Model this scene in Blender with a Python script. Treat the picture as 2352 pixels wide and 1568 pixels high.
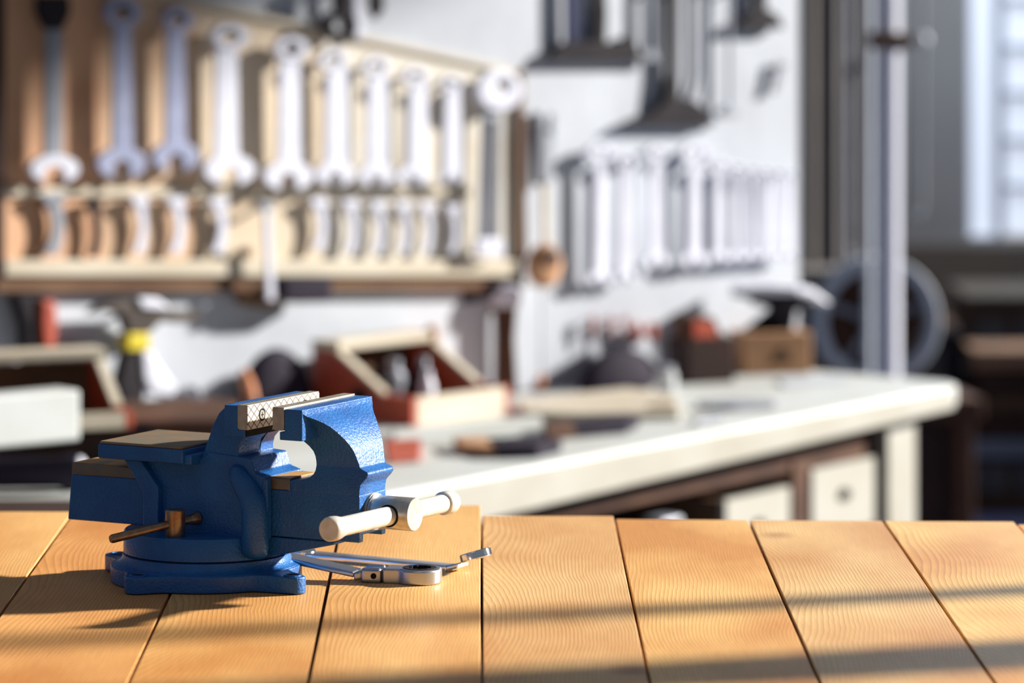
import bpy, bmesh, math, random
from mathutils import Vector, Matrix
R = math.radians
for o in list(bpy.data.objects): bpy.data.objects.remove(o)
SC = bpy.context.scene; COL = SC.collection
# ---------------------------------------------------------------- camera, world, sun, exposure
F = 9500.0; H = 0.54
cam_d = bpy.data.cameras.new('camera'); cam = bpy.data.objects.new('camera', cam_d); COL.objects.link(cam)
cam.location = (0, 0, H); cam.rotation_euler = (R(90), 0, 0)
cam_d.sensor_width = 36; cam_d.lens = F/2352*36; cam_d.shift_y = -964/2352
cam_d.clip_start = .1; cam_d.clip_end = 200
cam_d.dof.use_dof = True; cam_d.dof.focus_distance = 3.33; cam_d.dof.aperture_fstop = 5.3
SC.camera = cam
w = bpy.data.worlds.new('sky'); SC.world = w; w.use_nodes = True
w.node_tree.nodes['Background'].inputs[0].default_value = (.70, .82, 1, 1)
w.node_tree.nodes['Background'].inputs[1].default_value = .20
AZ, EL = R(17), R(21)
S = Vector((math.cos(AZ)*math.cos(EL), math.sin(AZ)*math.cos(EL), math.sin(EL)))
sd = bpy.data.lights.new('sun', 'SUN'); sun = bpy.data.objects.new('sun', sd); COL.objects.link(sun)
sun.rotation_euler = S.to_track_quat('Z', 'Y').to_euler(); sun.location = (3, 5, 3)
sd.energy = 11.8; sd.color = (1, .95, .86); sd.angle = R(2.6)
def area(name, loc, to, sx, sy, e, col):
    l = bpy.data.lights.new(name, 'AREA'); l.shape = 'RECTANGLE'; l.size = sx; l.size_y = sy; l.energy = e; l.color = col
    o = bpy.data.objects.new(name, l); COL.objects.link(o); o.location = loc; o.rotation_euler = (Vector(loc)-Vector(to)).to_track_quat('Z', 'Y').to_euler()
area('far_corner_fill', (1.5, 10.4, 1.8), (1.25, 9.9, -.6), 1.2, .7, 55, (.88, .94, 1))  # added overhead fill brightening the far corner, set away from the window
vs = SC.view_settings; vs.view_transform = 'Standard'; vs.look = 'None'; vs.gamma = 1; vs.exposure = 0; vs.use_curve_mapping = False
# ---------------------------------------------------------------- materials
def newmat(name):
    m = bpy.data.materials.new(name); m.use_nodes = True
    nt = m.node_tree; return m, nt, nt.nodes['Principled BSDF']
def mat(name, col, rough=.6, metal=0, col2=None, scale=20, detail=4, bump=0, bscale=300, coat=0, lo=.35, hi=.65, stretch=(1,1,1), bdist=.001):
    m, nt, b = newmat(name); N = nt.nodes; L = nt.links
    b.inputs['Base Color'].default_value = (*col, 1); b.inputs['Roughness'].default_value = rough
    b.inputs['Metallic'].default_value = metal; b.inputs['Coat Weight'].default_value = coat; b.inputs['Coat Roughness'].default_value = .12
    tc = N.new('ShaderNodeTexCoord')
    if col2:
        mp = N.new('ShaderNodeMapping'); mp.inputs['Scale'].default_value = stretch; L.new(tc.outputs['Object'], mp.inputs[0])
        n = N.new('ShaderNodeTexNoise'); n.inputs['Scale'].default_value = scale; n.inputs['Detail'].default_value = detail; L.new(mp.outputs[0], n.inputs[0])
        r = N.new('ShaderNodeValToRGB'); r.color_ramp.elements[0].position = lo; r.color_ramp.elements[1].position = hi
        r.color_ramp.elements[0].color = (*col, 1); r.color_ramp.elements[1].color = (*col2, 1)
        L.new(n.outputs[0], r.inputs[0]); L.new(r.outputs[0], b.inputs['Base Color'])
    if bump:
        n = N.new('ShaderNodeTexNoise'); n.inputs['Scale'].default_value = bscale; n.inputs['Detail'].default_value = 2; L.new(tc.outputs['Object'], n.inputs[0])
        bp = N.new('ShaderNodeBump'); bp.inputs['Strength'].default_value = bump; bp.inputs['Distance'].default_value = bdist
        L.new(n.outputs[0], bp.inputs['Height']); L.new(bp.outputs[0], b.inputs['Normal'])
    return m
def low_spec(m, v=.12):
    m.node_tree.nodes['Principled BSDF'].inputs['Specular IOR Level'].default_value = v; return m
def mth(nt, op, a, b=None, c=None):
    n = nt.nodes.new('ShaderNodeMath'); n.operation = op
    for i, v in enumerate((a, b, c)):
        if v is None: continue
        if isinstance(v, (int, float)): n.inputs[i].default_value = v
        else: nt.links.new(v, n.inputs[i])
    return n.outputs[0]
def plank_mat():
    m, nt, b = newmat('planed_pine'); N = nt.nodes; L = nt.links
    tc = N.new('ShaderNodeTexCoord'); oi = N.new('ShaderNodeObjectInfo')
    sep0 = N.new('ShaderNodeSeparateXYZ'); L.new(tc.outputs['Object'], sep0.inputs[0])
    off = N.new('ShaderNodeVectorMath'); off.operation = 'SCALE'; off.inputs['Scale'].default_value = 7.3; L.new(oi.outputs['Location'], off.inputs[0])
    p = N.new('ShaderNodeVectorMath'); L.new(tc.outputs['Object'], p.inputs[0]); L.new(off.outputs[0], p.inputs[1])
    def noise(scale, st, det=2, rough=.5):
        mp = N.new('ShaderNodeMapping'); mp.inputs['Scale'].default_value = st; L.new(p.outputs[0], mp.inputs[0])
        n = N.new('ShaderNodeTexNoise'); n.inputs['Scale'].default_value = scale; n.inputs['Detail'].default_value = det; n.inputs['Roughness'].default_value = rough
        L.new(mp.outputs[0], n.inputs[0]); return n.outputs[0]
    n1 = noise(3.0, (.6, .55, 1), 1); n2 = noise(7, (.5, .45, 1), 1); n3 = noise(26, (.6, .6, 1), 2)
    seed = N.new('ShaderNodeSeparateXYZ'); L.new(oi.outputs['Location'], seed.inputs[0])
    shift = mth(nt, 'MULTIPLY', mth(nt, 'SUBTRACT', mth(nt, 'FRACT', mth(nt, 'MULTIPLY', seed.outputs[0], 37.7)), .5),.05)
    shift = mth(nt, 'ADD', shift, .095)
    x = mth(nt, 'ADD', mth(nt, 'ADD', sep0.outputs[0], shift), mth(nt, 'MULTIPLY', mth(nt, 'SUBTRACT', n2, .5), .042))
    x = mth(nt, 'ADD', x, mth(nt, 'MULTIPLY', mth(nt, 'SUBTRACT', n3, .5), .0035))
    z = mth(nt, 'ADD', mth(nt, 'MULTIPLY', n1, .09), .02)
    r = mth(nt, 'SQRT', mth(nt, 'ADD', mth(nt, 'MULTIPLY', x, x), mth(nt, 'MULTIPLY', z, z)))
    ph = mth(nt, 'FRACT', mth(nt, 'MULTIPLY', r, 400))
    # latewood line: slow rise, sharp fall
    late = mth(nt, 'POWER', ph, 2.6)
    fall = N.new('ShaderNodeMapRange'); L.new(ph, fall.inputs[0]); fall.inputs[1].default_value = .84; fall.inputs[2].default_value = 1; fall.inputs[3].default_value = 1; fall.inputs[4].default_value = 0
    late = mth(nt, 'MULTIPLY', late, fall.outputs[0])
    late = mth(nt, 'MULTIPLY', late, mth(nt, 'ADD', mth(nt, 'MULTIPLY', noise(6, (1, .4, 1), 1), 1.5), -.05))
    fine = noise(500, (1, .04, 1), 2)
    blot = noise(5, (1.2, .6, 1), 3)
    base = N.new('ShaderNodeValToRGB'); base.color_ramp.elements[0].position = .36; base.color_ramp.elements[1].position = .62
    base.color_ramp.elements[0].color = (.70, .33, .10, 1); base.color_ramp.elements[1].color = (.97, .61, .25, 1); L.new(blot, base.inputs[0])
    tint = N.new('ShaderNodeMixRGB'); tint.blend_type = 'MULTIPLY'; tint.inputs[0].default_value = 1; L.new(base.outputs[0], tint.inputs[1]); L.new(oi.outputs['Color'], tint.inputs[2])
    mx = N.new('ShaderNodeMixRGB'); mx.inputs[2].default_value = (.34, .12, .03, 1); L.new(mth(nt, 'MULTIPLY', late, .85), mx.inputs[0]); L.new(tint.outputs[0], mx.inputs[1])
    # knots
    vo = N.new('ShaderNodeTexVoronoi'); vo.inputs['Scale'].default_value = 4.2; vm = N.new('ShaderNodeMapping'); vm.inputs['Scale'].default_value = (1, .8, .01); L.new(p.outputs[0], vm.inputs[0]); L.new(vm.outputs[0], vo.inputs[0])
    kn = N.new('ShaderNodeMapRange'); L.new(mth(nt, 'ADD', vo.outputs['Distance'], mth(nt, 'MULTIPLY', mth(nt, 'SUBTRACT', n3, .5), .08)), kn.inputs[0]); kn.inputs[1].default_value = .015; kn.inputs[2].default_value = .09; kn.inputs[3].default_value = .75; kn.inputs[4].default_value = 0
    mk = N.new('ShaderNodeMixRGB'); mk.inputs[2].default_value = (.33, .13, .04, 1); L.new(kn.outputs[0], mk.inputs[0]); L.new(mx.outputs[0], mk.inputs[1])
    mf = N.new('ShaderNodeMixRGB'); mf.blend_type = 'MULTIPLY'; mf.inputs[0].default_value = .25; L.new(mk.outputs[0], mf.inputs[1]); L.new(fine, mf.inputs[2])
    L.new(mf.outputs[0], b.inputs['Base Color']); b.inputs['Roughness'].default_value = .5; b.inputs['Specular IOR Level'].default_value = .3
    bp = N.new('ShaderNodeBump'); bp.inputs['Strength'].default_value = .35; bp.inputs['Distance'].default_value = .0004
    L.new(mth(nt, 'ADD', late, mth(nt, 'MULTIPLY', fine, .5)), bp.inputs['Height']); L.new(bp.outputs[0], b.inputs['Normal'])
    return m
def knurl_mat():
    m, nt, b = newmat('knurled_steel'); N = nt.nodes; L = nt.links
    tc = N.new('ShaderNodeTexCoord'); s = N.new('ShaderNodeSeparateXYZ'); L.new(tc.outputs['Object'], s.inputs[0])
    y, z = s.outputs[1], s.outputs[2]
    def line(op):
        fr = mth(nt, 'FRACT', mth(nt, 'MULTIPLY', mth(nt, op, mth(nt, 'MULTIPLY', y, .8), z), 135))
        return mth(nt, 'LESS_THAN', mth(nt, 'ABSOLUTE', mth(nt, 'SUBTRACT', fr, .5)), .07)
    k = mth(nt, 'MAXIMUM', line('ADD'), line('SUBTRACT'))
    g = N.new('ShaderNodeNewGeometry')
    mx = N.new('ShaderNodeMixRGB'); mx.inputs[1].default_value = (.72, .68, .6, 1); mx.inputs[2].default_value = (.10, .065, .04, 1); L.new(k, mx.inputs[0])
    L.new(mx.outputs[0], b.inputs['Base Color']); b.inputs['Metallic'].default_value = .45; b.inputs['Roughness'].default_value = .5
    bp = N.new('ShaderNodeBump'); bp.invert = True; bp.inputs['Distance'].default_value = .0005; L.new(k, bp.inputs['Height']); L.new(bp.outputs[0], b.inputs['Normal'])
    return m
M = {}
M['plank'] = plank_mat(); M['knurl'] = knurl_mat()
M['blue'] = mat('blue_enamel', (.006, .084, .30), .43, 0, (.009, .118, .38), 30, 3, .8, 480, coat=.12, bdist=.0009)
M['machined'] = mat('bare_machined_iron', (.22, .16, .10), .42, .6, (.17, .15, .13), 90, 5, .2, 700, bdist=.0003)
M['rust'] = mat('rusty_iron', (.24, .19, .135), .5, .4, (.36, .20, .10), 40, 6, .3, 500, lo=.5, hi=.68, bdist=.0003)
M['rust2'] = mat('orange_rusty_iron', (.55, .30, .10), .6, .2, (.28, .20, .14), 45, 5, .3, 500, lo=.5, hi=.62, bdist=.0003)
M['plate'] = mat('ground_steel', (.36, .31, .23), .45, .6, (.48, .44, .36), 120, 4, .15, 600, bdist=.0002)
M['black'] = mat('black_oxide', (.012, .011, .011), .6, 0, None, bump=.6, bscale=900, bdist=.0005)
M['zinc'] = mat('zinc_plated_steel', (.66, .63, .58), .34, .75, (.5, .47, .42), 160, 5, .15, 300, bdist=.0004)
M['zincd'] = mat('stained_zinc', (.55, .49, .42), .45, .5, (.4, .3, .2), 200, 5)
M['bronze'] = mat('tarnished_steel', (.33, .27, .2), .32, .85, (.30, .13, .05), 160, 5, .15, 400, bdist=.0003)
M['satin'] = mat('satin_chrome', (.50, .51, .55), .32, .95)
M['chrome'] = mat('polished_chrome', (.8, .81, .84), .12, 1)
M['steelw'] = mat('bright_steel', (.66, .68, .80), .5, .1, (.56, .58, .70), 12)
M['steelsh'] = mat('shaded_steel', (.26, .29, .44), .45, .3, (.36, .39, .56), 12)  # darker bluish copy of the bright steel; shade put into the colour
M['steeld'] = mat('dark_iron', (.014, .012, .018), .7, 0, (.024, .02, .024), 14)
M['steelg'] = mat('grey_steel', (.30, .32, .38), .5, .3, (.22, .24, .29), 12)
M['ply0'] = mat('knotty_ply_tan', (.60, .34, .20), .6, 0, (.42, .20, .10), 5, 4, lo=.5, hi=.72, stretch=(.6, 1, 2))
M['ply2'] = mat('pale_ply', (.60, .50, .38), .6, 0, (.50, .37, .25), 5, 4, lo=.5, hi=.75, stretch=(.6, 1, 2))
M['ply3'] = mat('cream_ply', (.60, .56, .49), .6, 0, (.53, .45, .35), 5, 4, lo=.5, hi=.75, stretch=(.6, 1, 2))
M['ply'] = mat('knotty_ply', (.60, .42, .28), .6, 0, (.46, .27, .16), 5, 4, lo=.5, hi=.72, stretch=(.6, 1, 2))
M['cream'] = mat('cream_wood', (.55, .50, .41), .6, 0, (.46, .40, .31), 7, 3, stretch=(.5, 1, 2))
M['benchtop'] = mat('worn_white_benchtop', (.55, .585, .60), .55, 0, (.47, .485, .47), 6, 4)
M['wall'] = mat('whitewashed_plaster', (.52, .56, .635), .85, 0, (.43, .46, .53), 3.0, 5, .25, 25, bdist=.004, lo=.42)
M['brown'] = mat('dark_brown_wood', (.10, .05, .032), .6, 0, (.06, .03, .022), 10)
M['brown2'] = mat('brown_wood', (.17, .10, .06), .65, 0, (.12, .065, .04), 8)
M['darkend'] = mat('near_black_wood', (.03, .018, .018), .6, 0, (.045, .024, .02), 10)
M['red'] = mat('red_stained_wood', (.46, .075, .03), .5, 0, (.34, .05, .025), 8)
M['orange'] = mat('orange_stained_wood', (.45, .17, .075), .55)
M['tan'] = mat('end_grain_block', (.50, .27, .14), .65, 0, (.36, .19, .10), 14)
M['purple'] = mat('dark_violet_leather', (.018, .014, .026), .75, 0, (.028, .022, .038), 10)
M['darkblue'] = mat('dark_blue_metal', (.04, .045, .12), .4, .2)
M['yellow'] = mat('yellow_band', (.62, .50, .03), .45)
M['white'] = mat('white_plastic', (.68, .70, .82), .35)
M['wallfar'] = mat('grey_plaster', (.36, .36, .37), .85, 0, (.30, .29, .29), 2, 4)
M['wains'] = mat('brown_lower_wall', (.10, .085, .065), .8, 0, (.13, .10, .08), 3)
M['floor'] = mat('blue_painted_floor', (.030, .036, .10), .5, 0, (.02, .025, .07), 2)
M['strip'] = mat('pale_painted_steel', (.50, .55, .63), .5, 0, (.43, .47, .54), 3)
M['post'] = mat('charcoal_steel', (.13, .12, .12), .6, 0, (.18, .165, .16), 3)
M['glassy'] = mat('clear_glass', (.5, .52, .55), .15, 0)
def lit_pane():
    m, nt, b = newmat('daylit_window_glass'); b.inputs['Base Color'].default_value = (.7, .75, .85, 1)
    b.inputs['Emission Color'].default_value = (.80, .87, 1, 1); b.inputs['Emission Strength'].default_value = .62
    return m
M['pane'] = lit_pane()
for k in ('steeld', 'purple', 'darkend', 'brown', 'black', 'brown2'): low_spec(M[k])
M['hammer'] = low_spec(mat('worn_dark_steel', (.10, .085, .075), .5, .3, (.06, .05, .05), 20))
M['edge'] = mat('pale_edge_board', (.37, .36, .325), .6, 0, (.31, .295, .25), 6, 3)
M['barzinc'] = mat('dull_zinc', (.80, .77, .70), .4, .25, (.66, .62, .54), 120, 5, .12, 300, bdist=.0003)
# ---------------------------------------------------------------- building helpers
class G:
    """collects solids into one bmesh (local coordinates)"""
    def __init__(s): s.bm = bmesh.new()
    def faces(s, verts, faces):
        v = [s.bm.verts.new(p) for p in verts]
        for f in faces:
            try: s.bm.faces.new([v[i] for i in f])
            except ValueError: pass
        return s
    def box(s, x0, x1, y0, y1, z0, z1, m=None):
        vs = [Vector(p) for p in ((x0,y0,z0),(x1,y0,z0),(x1,y1,z0),(x0,y1,z0),(x0,y0,z1),(x1,y0,z1),(x1,y1,z1),(x0,y1,z1))]
        if m: vs = [m @ p for p in vs]
        return s.faces(vs, [(0,3,2,1),(4,5,6,7),(0,1,5,4),(1,2,6,5),(2,3,7,6),(3,0,4,7)])
    def prism(s, pts, a, b, ax='y'):
        """pts 2-D; extruded from a to b along axis ax ('y': pts are x,z ; 'z': pts are x,y ; 'x': pts are y,z)"""
        f = {'y': lambda p, t: (p[0], t, p[1]), 'z': lambda p, t: (p[0], p[1], t), 'x': lambda p, t: (t, p[0], p[1])}[ax]
        n = len(pts)
        return s.faces([f(p, a) for p in pts]+[f(p, b) for p in pts],
                       [tuple(range(n)), tuple(range(2*n-1, n-1, -1))]+[(i, i+n, (i+1) % n+n, (i+1) % n) for i in range(n)])
    def ring(s, outer, inner, a, b, ax='y'):
        f = {'y': lambda p, t: (p[0], t, p[1]), 'z': lambda p, t: (p[0], p[1], t), 'x': lambda p, t: (t, p[0], p[1])}[ax]
        n = len(outer); V = [f(p, a) for p in outer]+[f(p, b) for p in outer]+[f(p, a) for p in inner]+[f(p, b) for p in inner]
        Fc = []
        for i in range(n):
            j = (i+1) % n
            Fc += [(i, i+n, j+n, j), (i+2*n, j+2*n, j+3*n, i+3*n), (i, j, j+2*n, i+2*n), (i+n, i+3*n, j+3*n, j+n)]
        return s.faces(V, Fc)
    def tube(s, path, rad, seg=16, caps=True):
        path = [Vector(p) for p in path]; n = len(path)
        if isinstance(rad, (int, float)): rad = [rad]*n
        V = []; up = None
        for i, p in enumerate(path):
            t = (path[min(i+1, n-1)]-path[max(i-1, 0)]).normalized()
            if up is None: up = Vector((0, 0, 1)) if abs(t.z) < .9 else Vector((1, 0, 0))
            a = t.cross(up)
            a.normalize(); b = a.cross(t).normalized(); up = b
            for k in range(seg):
                th = 2*math.pi*k/seg; V.append(p+rad[i]*(math.cos(th)*a+math.sin(th)*b))
        Fc = [(i*seg+k, i*seg+(k+1) % seg, (i+1)*seg+(k+1) % seg, (i+1)*seg+k) for i in range(n-1) for k in range(seg)]
        if caps: Fc += [tuple(range(seg-1, -1, -1)), tuple(range((n-1)*seg, n*seg))]
        return s.faces(V, Fc)
    def lathe(s, prof, seg=48, c=(0, 0, 0)):
        V = []; n = len(prof)
        for r, z in prof:
            for k in range(seg): V.append((c[0]+r*math.cos(2*math.pi*k/seg), c[1]+r*math.sin(2*math.pi*k/seg), c[2]+z))
        Fc = [(i*seg+k, i*seg+(k+1) % seg, (i+1)*seg+(k+1) % seg, (i+1)*seg+k) for i in range(n-1) for k in range(seg)]
        Fc += [tuple(range(seg-1, -1, -1)), tuple(range((n-1)*seg, n*seg))]
        return s.faces(V, Fc)
    def sphere(s, c, r, sc=(1, 1, 1), seg=20, rings=12, top=False):
        c = Vector(c); V = []; Fc = []
        for i in range(rings+1):
            ph = math.pi*i/rings if not top else math.pi/2*i/rings
            for k in range(seg):
                th = 2*math.pi*k/seg
                V.append((c.x+sc[0]*r*max(math.sin(ph), 1e-4)*math.cos(th), c.y+sc[1]*r*max(math.sin(ph), 1e-4)*math.sin(th), c.z+sc[2]*r*math.cos(ph)))
        Fc = [(i*seg+k, (i+1)*seg+k, (i+1)*seg+(k+1) % seg, i*seg+(k+1) % seg) for i in range(rings) for k in range(seg)]
        Fc += [tuple(range(seg)), tuple(range(rings*seg+seg-1, rings*seg-1, -1))]
        return s.faces(V, Fc)
    def build(s, name, m, parent=None, bevel=0, seg=2, smooth=True, loc=None, label=None, color=None, ang=35, M_=None):
        bm = s.bm
        bmesh.ops.remove_doubles(bm, verts=bm.verts, dist=1e-6)
        bmesh.ops.recalc_face_normals(bm, faces=bm.faces)
        if loc: bmesh.ops.translate(bm, verts=bm.verts, vec=-Vector(loc))
        me = bpy.data.meshes.new(name); 
        if smooth:
            for f in bm.faces: f.smooth = True
            for e in bm.edges:
                if len(e.link_faces) != 2 or e.calc_face_angle(0) > R(ang): e.smooth = False
        bm.to_mesh(me); bm.free(); me.materials.append(m)
        o = bpy.data.objects.new(name, me); COL.objects.link(o)
        if parent: o.parent = parent
        if loc: o.location = loc
        if bevel:
            b = o.modifiers.new('bevel', 'BEVEL'); b.width = bevel; b.segments = seg; b.limit_method = 'ANGLE'; b.angle_limit = R(38); b.harden_normals = False
            if smooth:
                for e in me.edges: e.use_edge_sharp = False
                for p in me.polygons: p.use_smooth = True
                wn = o.modifiers.new('wn', 'WEIGHTED_NORMAL'); wn.keep_sharp = False; wn.weight = 90
        if label: o['label'] = label
        if color: o.color = color
        return o
def empty(name, label, cat, loc=(0, 0, 0), rz=0, group=None):
    o = bpy.data.objects.new(name, None); COL.objects.link(o); o.empty_display_size = .05
    o.location = loc; o.rotation_euler = (0, 0, rz); o['label'] = label; o['category'] = cat
    if group: o['group'] = group
    return o
def tag(o, label, cat, group=None):
    o['label'] = label; o['category'] = cat
    if group: o['group'] = group
    return o
def struct(o): o['kind'] = 'structure'; return o
def circ(cx, cz, r, n=24, a0=0, rx=None): return [(cx+(rx or r)*math.cos(a0+2*math.pi*i/n), cz+r*math.sin(a0+2*math.pi*i/n)) for i in range(n)]
# photograph pixel -> place
def atY(x, y, Y): return Vector(((x-1176)/F*Y, Y, H-(y+180)*Y/F))
def onZ(x, y, z): Y = (H-z)*F/(y+180); return Vector(((x-1176)/F*Y, Y, z))
BZ = -.21                                    # workbench top
def onB(x, y): return onZ(x, y, BZ)
WA = R(40); WD = Vector((math.cos(WA), math.sin(WA), 0)); WN = Vector((math.sin(WA), -math.cos(WA), 0)); WP = Vector((.0447, 6.64, 0))
def onW(x, y, off=0):
    k = (x-1176)/F; Y = (WP.dot(WN)+off)/(k*WN.x+WN.y); return atY(x, y, Y)
def wl(x, y, off=0):                         # (t, z) on the wall plane moved out by off
    p = onW(x, y, off); return ((p-WP).dot(WD), p.z)
# ---------------------------------------------------------------- the setting
FZ = -.93
struct(G().box(-4, 6, -1.5, 11.3, FZ-.05, FZ).build('floor', M['floor']))
def wall_piece(name, t0, t1, z0, z1, m, off=0, th=.12):
    g = G(); p = [WP+WD*t0+WN*off, WP+WD*t1+WN*off, WP+WD*t1+WN*(off-th), WP+WD*t0+WN*(off-th)]
    g.prism([(q.x, q.y) for q in p], z0, z1, 'z'); return g.build(name, m)
tend = wl(1835, 400)[0]
struct(wall_piece('wall_back', -2.6, tend, FZ, 1.9, M['wall']))
YF = 11.1
def fx(x): return (x-1176)/F*YF
def fz(y): return H-(y+180)*YF/F
wx0, wx1, wz0 = fx(2222), fx(2222)+.85, fz(545)
g = G(); g.box(.2, wx0, YF, YF+.15, FZ, 2.2); g.box(wx1, 3.32, YF, YF+.15, FZ, 2.2); g.box(wx0, wx1, YF, YF+.15, FZ, wz0); g.box(wx0, wx1, YF, YF+.15, 1.9, 2.2)
struct(g.build('wall_far', M['wallfar']))
wn = struct(G().box(.2, wx0-.0, YF-.03, YF, FZ, fz(560)).box(wx0, 3.2, YF-.03, YF, FZ, wz0-.02).build('trim_1', M['wains']))
win = empty('window_1', 'x', 'x', (wx0, YF+.06, wz0)); del win['label']; del win['category']; struct(win)
ww, wh = wx1-wx0, 1.9-wz0
for i, (a, b) in enumerate(((fx(2290)-wx0, fx(2310)-wx0), (ww-.04, ww), (0, .012), (.45, .47))):
    G().box(a, b, -.03, .03, 0, wh).build('mullion', M['strip'], win)
for yy in (0, 110, 218, 325, 432):
    zz = fz(yy)-wz0; G().box(fx(2310)-wx0, ww-.04, -.012, .012, zz-.008, zz+.008).build('glazing_bar', M['strip'], win)
edges = [545, 432, 325, 218, 110, 0, -200]
for i in range(6):
    G().box(fx(2310)-wx0, ww-.04, .0, .004, fz(edges[i])-wz0+.008, fz(edges[i+1])-wz0-.008).build('pane', M['pane'], win)
G().box(.012, fx(2290)-wx0, 0, .004, 0, wh).build('pane', M['pane'], win)
struct(G().box(3.2, 3.32, 9.6, YF+.15, FZ, 2.2).box(3.2, 3.32, 5.7, 9.5999, 1.85, 2.2).build('sun_block_wall', M['wallfar']))  # unseen wall and head band, added to keep sun off parts behind
struct(G().prism([(-2.2, 4.3), (3.32, 4.9), (3.32, YF+.15), (-2.2, YF+.15)], 1.9, 1.98, 'z').build('sky_block_ceiling', M['wallfar']))  # unseen, added and drawn forward to keep sky light off the background
# unseen frame added beside the table; its posts shade soft bands onto the planks
wf = struct(empty('shade_frame', 'x', 'x', (1.55, 3.6, FZ))); del wf['label']; del wf['category']
for yy, hw in ((.09, .020), (-.19, .055), (-.75, .03)):
    G().box(-.02, .02, yy-hw, yy+hw, 0, 2.6).build('mullion', M['post'], wf)  # posts added to cast the shade bands
G().box(-.03, .03, -1.3, 2.2, 0, .75).build('shade_frame_sill', M['wallfar'], wf)
G().box(-.03, .03, -1.3, 2.2, 2.6, 2.75).build('shade_frame_head', M['wallfar'], wf)
# ---------------------------------------------------------------- foreground table of planks
table = empty('plank_table', 'foreground table of honey-coloured pine planks under the blue vise', 'table', (0, 3.2, 0))
VPX = 1105; VK = (VPX-1176)/F                # planks run towards this vanishing column
bounds = [None, (1412, 0, 1192, 157), (1568, 294, 1365, 390), (1568, 708, 1340, 755), (1568, 1107, 1170, 1106), (1568, 1493, 1190, 1412), (1568, 1884, 1195, 1720), (1568, 2285, 1195, 2028)]
YB = 3.0
def xline(b):                                # X of the joint at depth YB, both pixels lie on the table plane
    y0, x0, y1, x1 = b; p, q = onZ(x0, y0, 0), onZ(x1, y1, 0)
    t = (YB-p.y)/(q.y-p.y); return p.x+(q.x-p.x)*t, (q.x-p.x)/(q.y-p.y)
js = [xline(b) for b in bounds[1:]]
js = [(js[0][0]-.125, js[0][1]-.01)]+js+[(js[-1][0]+.118, js[-1][1]), (js[-1][0]+.236, js[-1][1])]
ends = [1174, 1176, 1170, 1163, 1184, 1190, 1194, 1196, 1202]
tints = [(1, .94, .88), (.92, .74, .62), (1, .90, .80), (1, .94, .86), (.94, .93, 1.0), (1.02, .97, .86), (.96, 1.0, 1.08), (1.0, .99, .86), (1, .95, .9)]
dzs = [0, 0, 0, .0012, 0, -.0006, 0, 0, -.0008]
rnd = random.Random(3)
for i in range(len(js)-1):
    (a, sa), (b, sb) = js[i], js[i+1]; gap = .0011
    y1 = onZ(1100, ends[i], 0).y; y0 = 2.45
    X = lambda s, j, y, d: j+s*(y-YB)+d
    zt = dzs[i]
    g = G(); cx = (a+b)/2
    g.prism([(X(sa, a, y0, gap), y0), (X(sb, b, y0, -gap), y0), (X(sb, b, y1, -gap), y1-rnd.uniform(0, .006)), (X(sa, a, y1, gap), y1)], -.028+zt, zt, 'z')
    o = g.build('plank', M['plank'], table, .0007, 2, loc=(cx, 3.2-rnd.uniform(0, .3), zt)); o.location -= Vector((0, 3.2, 0))
    o.color = (*tints[i], 1) if i < len(tints) else (1, 1, 1, 1)
for yy in (2.6, 3.6): G().box(-.62, .62, yy-3.2-.03, yy-3.2+.03, -.10, -.0295).build('cross_rail', M['brown2'], table)
for sx in (-.58, .58):
    for yy in (2.6, 3.6): G().box(sx-.03, sx+.03, yy-3.2-.03, yy-3.2+.03, FZ, -.10).build('leg', M['brown2'], table)
# ---------------------------------------------------------------- blue bench vise
VR = R(-28); VC = Vector((-.251, 3.397, .0005))
vise = empty('bench_vise', 'blue cast iron bench vise with swivel base on the plank table', 'vise', VC, VR)
def vrot(x, y): c, s = math.cos(-VR), math.sin(-VR); return (x*c-y*s, x*s+y*c)   # world offset -> vise local
# swivel base with four bolt ears
ears = [(-.0495, -.070), (.0745, -.070), (-.0765, .046), (.050, .078)]
ears = [vrot(*e) for e in ears]; NN = 180; rr = []
for i in range(NN):
    th = 2*math.pi*i/NN; d = (math.cos(th), math.sin(th)); r = .0785
    for ex, ey in ears:
        er = .0118; pr = ex*d[0]+ey*d[1]; pe = abs(-ex*d[1]+ey*d[0])
        if pr > 0 and pe < er: r = max(r, pr+math.sqrt(er*er-pe*pe))
    rr.append(r)
def smooth_r(rr, n=2, k=2):
    for _ in range(k): rr = [sum(rr[(i+j) % len(rr)] for j in range(-n, n+1))/(2*n+1) for i in range(len(rr))]
    return rr
s2 = smooth_r(rr, 4, 1); rs = [max(a*.0+min(max(a, b*.985), b if b > a else a), .0785) for a, b in zip(rr, s2)]
rs = smooth_r([max(a, b) for a, b in zip(rr, s2)], 1, 1)
flange = [(rs[i]*math.cos(2*math.pi*i/NN), rs[i]*math.sin(2*math.pi*i/NN)) for i in range(NN)]
g = G(); g.prism(flange, 0, .0137, 'z')
base = g.build('base', M['blue'], vise, .0014, 3)
for ex, ey in ears:
    G().ring(circ(ex, ey, .0072, 20), circ(ex, ey, .0052, 20), .0130, .0146, 'z').build('bolt_hole_rim', M['blue'], base, .0005)
    G().prism(circ(ex, ey, .0053, 20), .0128, .01395, 'z').build('bolt_hole', M['black'], base)
G().lathe([(.078, .010), (.0765, .0140), (.0735, .0150), (.0705, .0170), (.0690, .0195), (.0686, .0222), (.0675, .0226)], 96).build('base_cone', M['blue'], base, ang=50)
G().lathe([(.0660, .020), (.0660, .0240)], 64).build('swivel_gap', M['black'], base)
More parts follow.
